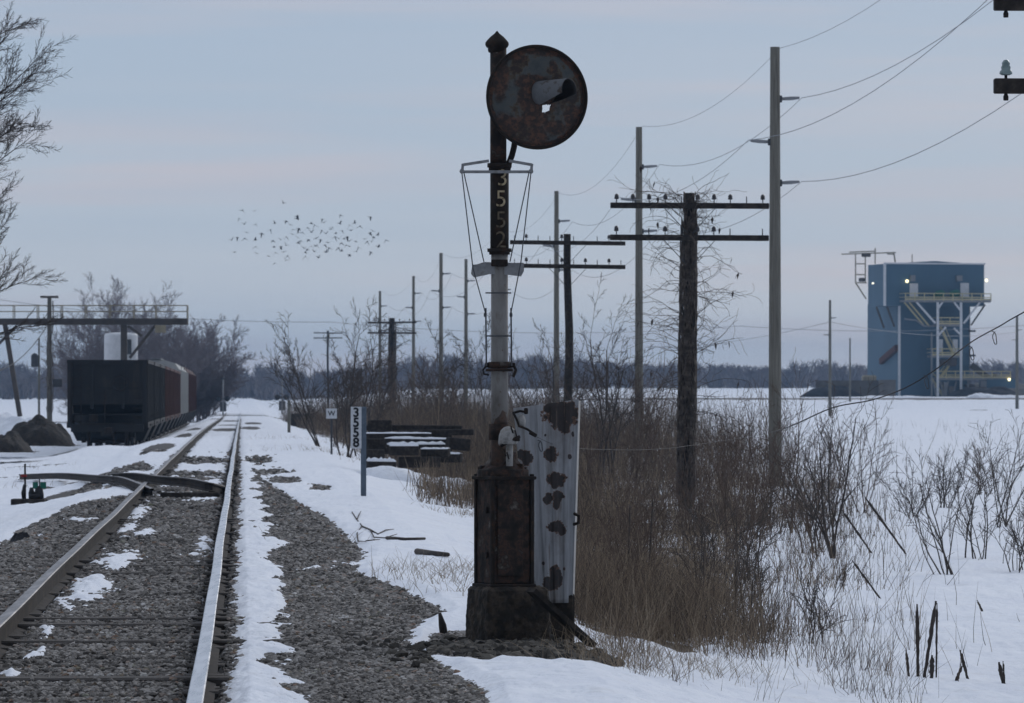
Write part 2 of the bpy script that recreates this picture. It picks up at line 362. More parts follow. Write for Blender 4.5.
def text_mesh(name, s, size, m, parent, loc, depth=.003, rot=(R(90),0,0), bold=0):
    cu = bpy.data.curves.new(name, 'FONT'); cu.body = s; cu.size = size; cu.align_x = 'CENTER'; cu.align_y = 'CENTER'; cu.extrude = depth; cu.offset = bold
    to = bpy.data.objects.new('text_tmp', cu); col.objects.link(to)
    dg = bpy.context.evaluated_depsgraph_get(); me = bpy.data.meshes.new_from_object(to.evaluated_get(dg))
    bpy.data.objects.remove(to); me.name = name; me.materials.clear(); me.materials.append(m)
    o = bpy.data.objects.new(name, me); col.objects.link(o); o.parent = parent; o.location = loc; o.rotation_euler = rot
    return o

# ------------------------------------------------------------------ light settings
EXPO = 0.0
VIS_OFF = 1
SUN = .8
SKY0, SKY1, SKY2, SKY3 = (.51,.585,.69), (.455,.53,.64), (.37,.46,.61), (.41,.45,.53)   # cloud sheet from the horizon up
SKYP, SKYB = (.53,.505,.585), (.335,.455,.61)          # faint pink streaks, bluer gaps
SKYBACK, SKYUP = .33, 2.0
HAZE = .00021
HAZEC = (.44,.68,1.0,1)
# ================================================================== camera, light, air
cam = bpy.data.cameras.new('camera'); co_ = bpy.data.objects.new('camera', cam); col.objects.link(co_); sc.camera = co_
co_.location = (0, 0, CZ); co_.rotation_euler = (R(90), 0, 0)
cam.sensor_width = 36; cam.lens = 36*F/1024; cam.shift_y = (HY-351.5)/1024; cam.clip_end = 20000; cam.clip_start = .5
cam.dof.use_dof = True; cam.dof.focus_distance = 40; cam.dof.aperture_fstop = 13
sc.view_settings.view_transform = 'Standard'; sc.view_settings.look = 'None'; sc.view_settings.gamma = 1; sc.view_settings.exposure = EXPO
sc.cycles.use_denoising = True; sc.cycles.volume_bounces = 0; sc.cycles.max_bounces = 6; sc.cycles.transparent_max_bounces = 6
SUN_EL, SUN_AZ = 24, 28     # degrees; the brighter side of the overcast is ahead and to the right
w = bpy.data.worlds.new('World'); sc.world = w; w.use_nodes = True; nt = w.node_tree; bg = nt.nodes['Background']
sky = nt.nodes.new('ShaderNodeTexSky'); sky.sky_type = 'NISHITA'; sky.sun_disc = False; sky.sun_elevation = R(SUN_EL); sky.sun_rotation = R(SUN_AZ)
tc = nt.nodes.new('ShaderNodeTexCoord'); d = tc.outputs['Generated']
sep = nt.nodes.new('ShaderNodeSeparateXYZ'); nt.links.new(d, sep.inputs[0])
n1 = noise(nt, d, 9, 5, .55, (.55,.55,9)); n2 = noise(nt, d, 4, 4, .5, (.7,.7,16))
el = ramp(nt, sep.outputs[2], [(0,SKY0),(.03,SKY1),(.085,SKY2),(.3,SKY3)])
c = mixc(nt, ramp(nt, n1, [(.50,(0,0,0)),(.66,(.75,.75,.75))]), el, SKYP)
c = mixc(nt, ramp(nt, n2, [(.40,(.45,.45,.45)),(.58,(0,0,0))]), c, SKYB)
# the cloud sheet is brighter ahead, towards the hidden sun, than behind
fr = ramp(nt, math_(nt, 'ADD', math_(nt, 'MULTIPLY', sep.outputs[1], .5), .5), [(0,(SKYBACK,)*3),(.55,(.75,)*3),(.97,(1,1,1))])
up = ramp(nt, sep.outputs[2], [(.1,(1,1,1)),(.6,(SKYUP,)*3)])
def mul(a, b):
    n = nt.nodes.new('ShaderNodeMix'); n.data_type = 'RGBA'; n.blend_type = 'MULTIPLY'; n.inputs[0].default_value = 1
    nt.links.new(a, n.inputs[6]); nt.links.new(b, n.inputs[7]); return n.outputs[2]
c = mul(mul(c, fr), up)
sc_ = nt.nodes.new('ShaderNodeVectorMath'); sc_.operation = 'SCALE'; sc_.inputs['Scale'].default_value = 10.0; nt.links.new(c, sc_.inputs[0])
mx = nt.nodes.new('ShaderNodeMix'); mx.data_type = 'RGBA'; mx.inputs[0].default_value = .93
nt.links.new(sky.outputs[0], mx.inputs[6]); nt.links.new(sc_.outputs[0], mx.inputs[7]); nt.links.new(mx.outputs[2], bg.inputs[0]); bg.inputs[1].default_value = .1
su = bpy.data.lights.new('sun', 'SUN'); su.energy = SUN; su.angle = R(25); su.color = (1,.95,.88)
so = bpy.data.objects.new('sun', su); col.objects.link(so); so.location = (0,0,60)
so.rotation_euler = Vector((-math.sin(R(SUN_AZ))*math.cos(R(SUN_EL)), -math.cos(R(SUN_AZ))*math.cos(R(SUN_EL)), -math.sin(R(SUN_EL)))).to_track_quat('-Z', 'Y').to_euler()
if HAZE:
    hz = MB().box((0, 1400, 13.0), (3400, 3500, 36)).build('haze', [])
    tag(hz, kind='stuff'); hm = bpy.data.materials.new('haze_air'); hm.use_nodes = True; hn = hm.node_tree
    hn.nodes.remove(hn.nodes['Principled BSDF']); pv = hn.nodes.new('ShaderNodeVolumePrincipled')
    pv.inputs['Color'].default_value = HAZEC; pv.inputs['Density'].default_value = HAZE; pv.inputs['Anisotropy'].default_value = .0
    hn.links.new(pv.outputs[0], hn.nodes['Material Output'].inputs['Volume']); hz.data.materials.append(hm)

# ================================================================== ground and snow
def lines(segs):
    o = []
    for a, b, s in segs: o += list(np.arange(a, b, s))
    return np.array(o+[segs[-1][1]])
ul = lines([(-2600,-400,220),(-400,-60,20),(-60,-12,2),(-12,-4,.3),(-4,-2.1,.15),(-2.1,.1,.04),(.1,3,.15),(3,16,.3),(16,60,2),(60,400,17),(400,2600,220)])
yl = lines([(-900,-100,100),(-100,20,8),(20,110,.6),(110,260,1.5),(260,620,5),(620,780,2),(780,1500,30),(1500,3050,150)])
U, Yg = np.meshgrid(ul, yl); Z = gz(U, Yg); Xg = U-TANV*Yg
bw = brush_w(Yg)-1.2
tint = np.where((np.abs(Xg/np.maximum(Yg, 1)) > .19) | (Yg > 1180) | (Yg < 28), 1.0, .5)
tint = np.where((Yg < 110) & (U > -3) & (U < 1.5), .5, tint)
tint = np.where((tint < .9) & (U > 2.4), .2, tint)
nu = len(ul); ny = len(yl); idx = np.arange(nu*ny).reshape(ny, nu)
Q = np.stack([idx[:-1,:-1], idx[:-1,1:], idx[1:,1:], idx[1:,:-1]], -1).reshape(-1, 4)
g = raw_mesh('ground', np.stack([Xg, Yg, Z], -1).reshape(-1, 3), Q, M['ground'], True, colors=tint.ravel()); tag(g, kind='structure')

pys = np.concatenate([np.arange(765, 480, -.8), np.arange(480, 398.6, -.5)])
ys = 5000*2.0/(pys-HY)
ss = np.concatenate([np.arange(-.2, -.112, .0012), np.arange(-.112, .112, .0003), np.arange(.112, .2001, .0012)])
S_, Ys = np.meshgrid(ss, ys); Xs = S_*Ys; Us = uof(Xs, Ys); T = snow_t(Us, Ys)
rel = .012*fbm(Xs/.4, Ys/.6, 71, 3)*np.clip(T/.05, 0, 1)
Zs = gz(Us, Ys)+T+rel
Zs = np.where(Us < -8, Zs+.02*fbm(Us/2, Ys/5, 91, 3), Zs)
nx = len(ss); nr = len(ys); idx = np.arange(nx*nr).reshape(nr, nx)
Q = np.stack([idx[:-1,:-1], idx[:-1,1:], idx[1:,1:], idx[1:,:-1]], -1).reshape(-1, 4)
keep = (T.ravel()[Q].max(1) > -.03); Q = Q[keep]
used = np.unique(Q); remap = np.zeros(nx*nr, np.int32); remap[used] = np.arange(len(used))
sn = raw_mesh('snow', np.stack([Xs, Ys, Zs], -1).reshape(-1, 3)[used], remap[Q], M['snow'], True); tag(sn, kind='structure')

# ------------------------------------------------------------------ ballast stones
def ico():
    t = (1+5**.5)/2
    v = np.array([(-1,t,0),(1,t,0),(-1,-t,0),(1,-t,0),(0,-1,t),(0,1,t),(0,-1,-t),(0,1,-t),(t,0,-1),(t,0,1),(-t,0,-1),(-t,0,1)], float); v /= np.linalg.norm(v[0])
    f = np.array([(0,11,5),(0,5,1),(0,1,7),(0,7,10),(0,10,11),(1,5,9),(5,11,4),(11,10,2),(10,7,6),(7,1,8),(3,9,4),(3,4,2),(3,2,6),(3,6,8),(3,8,9),(4,9,5),(2,4,11),(6,2,10),(8,6,7),(9,8,1)])
    return v, f
IV, IF = ico()
def stones(name, u, Y, r, sink, m, seed, flat=.75, lift=0):
    g_ = np.random.default_rng(seed); n = len(u)
    V = IV[None]*(1+g_.uniform(-.34, .34, (n, 12, 1)))
    q = g_.normal(size=(n, 4)); q /= np.linalg.norm(q, axis=1, keepdims=True); a, b, c, d = q.T
    Rm = np.stack([1-2*(c*c+d*d), 2*(b*c-a*d), 2*(b*d+a*c), 2*(b*c+a*d), 1-2*(b*b+d*d), 2*(c*d-a*b), 2*(b*d-a*c), 2*(c*d+a*b), 1-2*(b*b+c*c)], 1).reshape(n, 3, 3)
    V = V*g_.uniform(.65, 1.15, (n, 1, 3)); V = np.einsum('nij,nkj->nki', Rm, V)*r[:, None, None]; V[:, :, 2] *= flat
    z = gz(u, Y)+sink*r+lift
    V += np.stack([u-TANV*Y, Y, z], 1)[:, None]
    Fq = (IF[None]+(np.arange(n)*12)[:, None, None]).reshape(-1, 3)
    o = raw_mesh(name, V.reshape(-1, 3), Fq, m, False, colors=np.repeat(np.clip(g_.random(n)*.98+.28*fbm(u/.35, Y/.8, 91, 3)*(name == 'ballast')-.04, 0, 1), 12)); return tag(o, kind='stuff')
TIEZ = [rnd.choice((-.07,-.06,-.05,-.05,-.04,-.04,-.03,-.03,-.02,-.012,.004)) for _ in range(400)]
tie_i = lambda Y: np.clip(((Y-26.2)/.52+.5).astype(int), 0, 399)
uu = []; YY = []; rr = []; lift_ = []
for y0, y1, dens, r0 in ((26,34,860,.0215),(34,44,640,.0245),(44,58,380,.029),(58,76,190,.037),(76,106,80,.052),(106,150,16,.06)):
    n = int(dens*(y1-y0)*4.9); u = rng.uniform(-3.2, 1.7, n); Y = rng.uniform(y0, y1, n)
    k = (snow_t(u, Y) < np.where(rng.random(n) < .6, .004, .024)) & (np.abs(u+.25) > .125) & (np.abs(u+1.755) > .125) & (u-TANV*Y > -.125*Y) & (u-TANV*Y < .125*Y)
    ti = tie_i(Y); dy = np.abs(Y-(26.2+.52*ti)); on = (dy < .115) & (u > -2.28) & (u < .28); tz = np.array(TIEZ)[ti]
    slot = (Y-(26.2+.52*ti) < -.115) & (Y-(26.2+.52*ti) > -.19) & (u > -2.28) & (u < .28) & (tz > 0)
    k &= ~(on & (tz > 0) & (rng.random(n) < .25)) & ~(slot & (rng.random(n) < .6))
    lf = np.where(on, np.maximum(tz, 0)*1.0, np.where((u > -2.28) & (u < .28), -.012, 0)); lift_.append(lf[k])
    uu.append(u[k]); YY.append(Y[k]); rr.append(r0*rng.uniform(.55, 1.3, k.sum()))
print('stones', sum(map(len, uu)))
stones('ballast', np.concatenate(uu), np.concatenate(YY), np.concatenate(rr), .22, M['stone'], 3, lift=np.concatenate(lift_))
# rubble heaped round the foot of the signal
n = 1500; u = rng.normal(1.98, .45, n); Y = rng.normal(34.9, .8, n); k = (snow_t(u, Y) < .01)
stones('rubble', u[k], Y[k], .030*rng.uniform(.4, 1.9, k.sum()**1), .4, M['rubble'], 5)

# ================================================================== tracks
RAILP = [(-.07,0),(.07,0),(.07,.012),(.012,.03),(.009,.125),(.037,.135),(.039,.165),(.033,.172),(-.033,.172),(-.039,.165),(-.037,.135),(-.009,.125),(-.012,.03),(-.07,.012)]
def rail_mesh(name, pts, parent, s=1.0, top=True):
    """the rail profile swept along pts; pts are the rail foot"""
    V = []; Fq = []; mi = []; n = len(RAILP)
    for i, p in enumerate(pts):
        d = (Vector(pts[min(i+1, len(pts)-1)])-Vector(pts[max(i-1, 0)])).normalized(); x = Vector((d.y, -d.x, 0)).normalized()
        for a, b in RAILP: V.append(Vector(p)+x*a*s+Vector((0,0,b*s)))
    for i in range(len(pts)-1):
        for k in range(n):
            j = (k+1) % n; Fq.append((i*n+k, i*n+j, i*n+n+j, i*n+n+k)); mi.append(1 if (top and k in (6,7,8)) else 0)
    o = raw_mesh(name, V, Fq, [M['railside'], M['railtop']], False, mi, parent)
    return o
def wob(Y, s): return .005*math.sin(Y/5.3+s)+.0025*math.sin(Y/2.3+2*s)
track = empty('railway_track', gp(-1, 30), label='rusty main track running off to the horizon through snow and gravel', cat='railway track')
off = track.location
yr = list(np.arange(-20, 120, 1.0))+list(np.arange(120, 530, 5.0))
for s, ur in ((0,-.25), (1.7,-1.755)):
    ro = rail_mesh('rail', [Vector((ur+wob(y, s)-TANV*y, y, float(rail_z(y))-.198+.6*wob(y, s+2)))-off for y in yr], track, 1.15)
    if s: ro.data.materials[1] = M['railtopdull']; ro['label'] = 'dull rusty left rail'
tm = None; more = MB()
for i in range(190):
    y = 26.2+.52*i+rnd.uniform(-.015, .015); zt = TIEZ[i]+.0; du = rnd.uniform(-.08, .08)
    if i < 96:
        if tm is None or i % 12 == 0:
            b = MB().box((0,0,0), (2.6+rnd.uniform(-.06,.06), .23, .18), bev=.015); proto_t = b.build('tie', M['tie'], track); tm = proto_t
        else:
            tm = proto_t.copy(); col.objects.link(tm)
        tm.location = Vector((-1+du-TANV*y, y, zt-.09))-off; tm.rotation_euler = (0,0,.0538+rnd.uniform(-.02,.02))
    else: more.box(Vector((-1+du-TANV*y, y, zt-.09))-off, (2.6,.23,.18), rz=.0538)
o = more.build('far_ties', M['tie'], track); o['kind'] = 'stuff'
siding = empty('railway_track', gp(-5.44, 150), label='buried siding track under the standing freight cars', cat='railway track')
off = siding.location
for ur in (-4.69, -6.19): rail_mesh('rail', [Vector((ur-TANV*y, y, -.81+.0004*0-.6*float(sstep(200, 520, y))*.55))-off for y in np.arange(184, 440, 6.0)], siding)

# loose bent rails of the old turnout, laid over the main track
def loose_rail(pts, label, s=1.0):
    b = Vector(pts[0]); r = empty('bent_rail', b, label=label, cat='rail', group='loose rails of the removed turnout')
    V = [Vector(p)-b for p in pts]; sm = []
    for i in range(len(V)-1):
        for k in range(6):
            t = k/6; p0 = V[max(i-1,0)]; p1 = V[i]; p2 = V[i+1]; p3 = V[min(i+2,len(V)-1)]
            sm.append(.5*((2*p1)+(p2-p0)*t+(2*p0-5*p1+4*p2-p3)*t*t+(3*p1-p0-3*p2+p3)*t**3))
    sm.append(V[-1]); o = rail_mesh('rail_bar', sm, r, s, top=True); o.data.materials[1] = M['railtopdull']; return r  # paler top strip is a thin highlight put into the bar's colour
def gpp(px, py, dz=0):
    """the ground (or dz above it) under a pixel of the photograph"""
    Y = 60.0
    for _ in range(60):
        X = (px-CX)*Y/F; h = CZ-(float(gz(X+TANV*Y, Y))+dz); Y = .5*Y+.5*F*h/(py-HY)
    X = (px-CX)*Y/F; return Vector((X, Y, float(gz(X+TANV*Y, Y))+max(0.0, float(snow_t(X+TANV*Y, Y)))+dz))
ra = [gpp(20,482,.02), gpp(60,482,.04), gpp(95,482,.06), gpp(120,486,.05), gpp(138,491,.04), gpp(152,497,.01)]
loose_rail(ra, 'rusty bent rail reaching from the switch stand to the main track', .85)
rb = [gpp(113,482,.09), gpp(135,483,.11), gpp(160,486,.13), gpp(190,489,.12), gpp(212,492,.09), gpp(227,496,.04)]
loose_rail(rb, 'rusty bent rail lying across the left rail into the main track', .9)
p = gpp(190, 499); t = MB().box((0,0,.05), (1.0,.2,.12), bev=.02).build('switch_timber', M['wooddark']); t.location = p; t.rotation_euler.z = .04
tag(t, 'dark wooden timber lying across the ties just before the bent rails', 'timber')
# ================================================================== the signal
SY = 36.0; K = SY/F                                   # metres per pixel at the signal
sg = empty('railway_signal', P(507, 640, SY), label='tall rusty searchlight signal with round target and numerals on its mast, beside the track', cat='railway signal')
lx = lambda px: (px-507)*K
lz = lambda py: (640-py)*K
b = MB(); b.box((lx(508), .12, lz(618)), (.50, .44, .45), rz=R(24), bev=.025, taper=.97); fo = b.build('foundation', M['concrete'], sg)
def roughen(o, lv, st, sc_t, nm):
    q = o.modifiers.new('fine', 'SUBSURF'); q.subdivision_type = 'SIMPLE'; q.levels = q.render_levels = lv
    t_ = bpy.data.textures.new(nm, 'CLOUDS'); t_.noise_scale = sc_t; t_.noise_depth = 4; q = o.modifiers.new('rough', 'DISPLACE'); q.texture = t_; q.strength = st; q.texture_coords = 'LOCAL'
roughen(fo, 5, .035, .09, 'concrete_rough')
# instrument case: ribbed body, flanges, lid
cs = MB(); rzc = R(24); Rz = Matrix.Rotation(rzc, 3, 'Z'); cc = Vector((lx(504), .12, 0))
def cb(x, y, z, dx, dy, dz, bev=.006): cs.box(cc+Rz @ Vector((x, y, z)), (dx, dy, dz), rz=rzc, bev=bev)
cb(0, 0, lz(530), .31, .29, .80, .02)
case = cs.build('instrument_case', M['rust'], sg); roughen(case, 5, .010, .06, 'case_rough')
cs = MB()
for x in (-.155, .155):
    for y in (-.145, .145): cb(x, y, lz(531), .028, .028, .82, .004)
cb(0, 0, lz(586), .36, .34, .03); cb(0, 0, lz(478), .365, .345, .025)
cs.build('case_flange', M['rustdark'], case)
cs = MB(); cb(-.02, -.155, lz(530), .20, .014, .66, .004); cb(.175, -.06, lz(520), .02, .03, .05); cb(.175, -.06, lz(560), .02, .03, .04); cb(-.165, -.06, lz(510), .02, .03, .05); cb(-.165, -.06, lz(555), .02, .03, .05)
dr = cs.build('case_door', M['rust'], case)
cs = MB(); cb(.168, -.148, lz(530), .022, .012, .74, .003); cs.build('pale_edge_strip', M['galv'], case)['label'] = 'pale grey strip along the rusty case edge'
b = MB(); b.lathe([(.19,lz(477)),(.185,lz(470)),(.13,lz(465)),(.10,lz(459)),(.095,lz(452))], 20, (lx(503), .12, 0)); 
for k in range(7):
    a = rnd.uniform(0, 6.28); b.box((lx(503)+.15*math.cos(a), .12+.14*math.sin(a), lz(470)+rnd.uniform(0,.02)), (rnd.uniform(.03,.07), .04, rnd.uniform(.02,.05)), rz=a, bev=.006)
roughen(b.build('case_lid', M['rust'], sg), 2, .018, .05, 'lid_rough')
# mast
mp = newmat('mast_paint'); m, nt, bs = mp; co = objco(nt)
nz = noise(nt, co, 7, 6, .65, (1,1,.35)); sp = noise(nt, co, 26, 4, .6); sepz = nt.nodes.new('ShaderNodeSeparateXYZ'); nt.links.new(co, sepz.inputs[0])
white = ramp(nt, nz, [(.3,(.075,.066,.056)),(.46,(.16,.152,.142)),(.56,(.20,.195,.185)),(.66,(.12,.10,.08)),(.75,(.16,.15,.135))])
rustc = ramp(nt, sp, [(.35,(.030,.018,.013)),(.6,(.085,.042,.022))])
msk = math_(nt, 'GREATER_THAN', sp, .66); c = mixc(nt, msk, white, rustc)
low = math_(nt, 'GREATER_THAN', math_(nt, 'ADD', math_(nt, 'SUBTRACT', lz(398), sepz.outputs[2]), math_(nt, 'MULTIPLY', math_(nt, 'SUBTRACT', nz, .5), 1.1)), .12)
c = mixc(nt, math_(nt, 'MULTIPLY', low, .85), c, rustc); nt.links.new(c, bs.inputs['Base Color']); bs.inputs['Roughness'].default_value = .75; bump(nt, bs, sp, .3, .004); M['mastwhite'] = m
def cyl(z0, z1, r, mt, name, parent=sg, x=lx(499.5), y=.05, n=20):
    b = MB(); b.smooth = True; b.tube([(x, y, z0), (x, y, z1)], r, n); return b.build(name, mt, parent)
low_m = cyl(lz(470), lz(252), .061, M['mastwhite'], 'lower_mast')
cyl(lz(254), lz(164), .067, M['rustdark'], 'numeral_sleeve'); cyl(lz(170), lz(46), .059, M['rust'], 'upper_mast', x=lx(498.3))
for py, r, h in ((165,.088,.03),(168,.078,.03),(250,.088,.025),(253,.075,.02)): cyl(lz(py)-h/2, lz(py)+h/2, r, M['rustdark'], 'collar')
for py, h in ((365,.045),(370,.02)): cyl(lz(py)-h/2, lz(py)+h/2, .082 if py == 365 else .1, M['rust'], 'collar')
b = MB(); b.box((lx(500), .05, lz(365)), (.22,.06,.035), bev=.006)
b.tube([(lx(486), .0, lz(366)), (lx(483), .0, lz(370)), (lx(484), .0, lz(374)), (lx(489), .0, lz(375))], .008, 6); b.tube([(lx(514), .0, lz(366)), (lx(516), .0, lz(370)), (lx(513), .0, lz(377))], .012, 6); b.build('clamp', M['rustdark'], sg)
b = MB(); b.smooth = True; b.lathe([(.060,lz(52)),(.066,lz(50)),(.066,lz(47.5)),(.076,lz(47)),(.085,lz(44.5)),(.084,lz(42)),(.070,lz(39.5)),(.046,lz(36)),(.018,lz(33)),(.004,lz(30.5))], 20, (lx(497), .05, 0)); b.build('finial', M['rustdark'], sg)
b = MB(); b.smooth = True; b.tube([(lx(499), .05, lz(440)), (lx(499), .05, lz(424))], .075, 18); b.build('rusted_sleeve', M['rust'], sg)
for s, py in (('3',178.5),('5',199.5),('5',220.5),('2',240.5)):
    text_mesh('numeral', s, .172, M['numeral'] if py < 210 else M['numeralfaint'], sg, (lx(501 if py > 185 else 502.5), -.022, lz(py)), .004, bold=-.001)
# target disc: a polar sheet with the lens opening left as a ragged gap
tm_, nt, bs = newmat('target_paint'); co = objco(nt)
n1 = noise(nt, co, 6.0, 9, .68); n2 = noise(nt, co, 22, 5, .7)
paint = ramp(nt, n1, [(.28,(.022,.027,.029)),(.42,(.042,.050,.052)),(.50,(.055,.060,.058)),(.54,(.052,.036,.020)),(.58,(.024,.012,.008)),(.66,(.012,.009,.008)),(.74,(.045,.05,.05))])
rst = ramp(nt, n2, [(.35,(.009,.007,.006)),(.5,(.030,.015,.010)),(.60,(.085,.034,.017)),(.72,(.03,.014,.01))])
bm_ = blob_mask(nt, co, [(.00,-.01,.12,.13),(-.05,.12,.10,.035),(-.27,.13,.06,.13),(-.21,-.21,.09,.08),(.0,-.28,.07,.05),(-.02,-.15,.08,.06),(.13,-.22,.07,.05),(.27,-.15,.06,.08),(-.10,.10,.07,.035),(.05,.33,.12,.03),(.12,.22,.03,.04),(-.13,.28,.06,.03)], 1.1, 11)
sm_ = nt.nodes.new('ShaderNodeMapRange'); sm_.inputs[1].default_value = 1.0; sm_.inputs[2].default_value = 1.9; sm_.inputs[3].default_value = 1; sm_.inputs[4].default_value = 0; nt.links.new(bm_, sm_.inputs[0]); c = mixc(nt, sm_.outputs[0], paint, rst)
sx = nt.nodes.new('ShaderNodeVectorMath'); sx.operation = 'LENGTH'; nt.links.new(co, sx.inputs[0])
c = mixc(nt, math_(nt, 'GREATER_THAN', math_(nt, 'ADD', sx.outputs['Value'], math_(nt, 'MULTIPLY', n2, .05)), .352), c, rst)
nt.links.new(c, bs.inputs['Base Color']); bs.inputs['Roughness'].default_value = .7; bump(nt, bs, n2, .25, .004)
dc = empty('target', (lx(536), -.02, lz(97.5)), R(14)); dc.parent = sg
RD = .366; hx, hz_ = .045, .01; V = []; Fq = []; NA, NR = 144, 44
for i in range(NR+1):
    t = i/NR
    for k in range(NA):
        a = 2*math.pi*k/NA; x = hx*(1-t)+RD*t*math.cos(a); z = hz_*(1-t)+RD*t*math.sin(a); r = math.hypot(x, z)/RD
        V.append((x, .05*r*r-.05 if r < .97 else -.012+(.0 if r < .99 else -.02), z))
def gap(x, z):
    px, pz = x-hx, z-hz_
    return px > -.012 and pz < -.065 and (px*1.0-pz*.0) < .055 and pz > -.122 and pz > -.125+.62*max(px-.005, 0)-0.0 and px+(-pz-.065)*.25 < .05
for i in range(NR):
    for k in range(NA):
        j = (k+1) % NA; ids = (i*NA+k, i*NA+j, i*NA+NA+j, i*NA+NA+k)
        cxm = sum(V[q][0] for q in ids)/4; czm = sum(V[q][2] for q in ids)/4
        if not gap(cxm, czm): Fq.append(ids)
o = raw_mesh('target_disc', V, Fq, tm_, True, parent=dc); md = o.modifiers.new('thick', 'SOLIDIFY'); md.thickness = .008
o = MB(); o.smooth = True
pts = [(RD*math.cos(2*math.pi*k/72), -.03, RD*math.sin(2*math.pi*k/72)) for k in range(73)]; o.tube(pts, .012, 8, False); o.build('target_rim', M['rustdark'], dc)
# visor: a tunnel hood cut away below
hd = MB(); V = []; Fq = []; hr = .088; hl = .27
ax = Vector((.62, -.78, .03)).normalized(); ex = ax.cross(Vector((0,0,1))).normalized(); ez = ex.cross(ax)
base = Vector((hx-.03, -.03, .028)); n = 30; L = 8
for i in range(L+1):
    t = i/L; aper = (1.0+.02*t); a0 = R(-84+72*t**.8); a1 = R(264-72*t**.8)
    for k in range(n+1):
        a = a0+(a1-a0)*k/n; V.append(base+ax*hl*t+(ex*math.cos(a)+ez*math.sin(a))*hr*aper)
for i in range(L):
    for k in range(n): Fq.append((i*(n+1)+k, i*(n+1)+k+1, (i+1)*(n+1)+k+1, (i+1)*(n+1)+k))
hm_ = noisy('visor_paint', [(.3,(.085,.09,.096)),(.55,(.125,.13,.138)),(.66,(.05,.036,.028)),(.78,(.10,.10,.10))], 9, .75, .3, .003)
o = raw_mesh('visor', V, Fq, [M['ink'], hm_], True, parent=dc); md = o.modifiers.new('thick', 'SOLIDIFY'); md.thickness = .005; md.material_offset = 1; md.offset = VIS_OFF
b = MB(); b.smooth = True; b.lathe([(.0,.0),(.11,.0),(.115,.03),(.11,.16),(.08,.22),(.0,.22)], 24, (hx-.06, .02, .06), Matrix.Rotation(R(-90), 3, 'X')); b.build('lamp_housing', M['rustdark'], dc)
b = MB(); b.bar((lx(499)-dc.location.x, .06, .05), (.02, .1, .05), .05, .08); b.bar((lx(499)-dc.location.x, .06, -.12), (-.05, .06, -.12), .04, .06); b.build('mounting_bracket', M['rustdark'], dc)
for a in range(0, 360, 45):
    b = MB(); b.smooth = True; b.lathe([(.011,0),(.010,.006),(.004,.009)], 8, (.30*math.cos(R(a+12)), -.012-.0, .30*math.sin(R(a+12))), Matrix.Rotation(R(90), 3, 'X')); b.build('bolt', M['rustdark'], dc)
b = MB(); b.smooth = True; b.tube([(lx(515), .03, lz(140)), (lx(514), .03, lz(147)), (lx(512), .03, lz(155)), (lx(509), .03, lz(163)), (lx(507), .03, lz(172))], .022, 10); b.build('cable_conduit', M['rustdark'], sg)
# brackets and stays
b = MB()
b.bar((lx(461), -.03, lz(172)), (lx(532), -.03, lz(172)), .03, .02); b.bar((lx(463), -.03, lz(165)), (lx(489), -.03, lz(161)), .026, .02); b.bar((lx(509), -.03, lz(161)), (lx(532), -.03, lz(165)), .026, .02)
b.bar((lx(463), -.03, lz(164)), (lx(462), -.03, lz(173)), .02); b.bar((lx(532), -.03, lz(164)), (lx(531), -.03, lz(173)), .02)
b.lathe([(.018,-.02),(.018,.02)], 8, (lx(462), -.03, lz(171.5)), Matrix.Rotation(R(90), 3, 'X')); b.lathe([(.018,-.02),(.018,.02)], 8, (lx(531), -.03, lz(171.5)), Matrix.Rotation(R(90), 3, 'X'))
b.build('upper_bracket', M['galv'], sg)
b = MB(); q = [(472,266),(484,262),(524,263),(524,271),(521,276.5),(510,275),(490,274),(474,277.5),(471,274)]
b.prism([(lx(x), lz(y)) for x, y in q], .0, .015); b.bar((lx(472), .03, lz(268)), (lx(523), .03, lz(266)), .02, .05); b.build('lower_bracket', M['galv'], sg)
b = MB(); b.box((lx(499.5), -.014, lz(263)), (.12,.02,.05), bev=.006); b.build('bracket_clamp', M['rust'], sg)
for pts in ([(462,173),(473,268),(485.5,313)], [(464,173),(484,262)], [(529,173),(510,262)], [(531,173),(521,262),(511,313)]):
    b = MB(); b.tube([(lx(x), -.05, lz(y)) for x, y in pts], .0045, 5); b.build('stay_wire', M['wire'], sg)
b = MB()
for x0 in (485.8, 511): b.tube([(lx(x0), -.04, lz(308)), (lx(x0+.6), -.04, lz(366))], .006, 6)
for y0 in (293, 336): b.tube([(lx(485.5), -.04, lz(y0)), (lx(511), -.02, lz(y0))], .006, 6)
for x0 in (485.3, 511): b.box((lx(x0), -.04, lz(315)), (.022,.02,.03), bev=.004)
b.build('ladder_rod', M['wire'], sg)
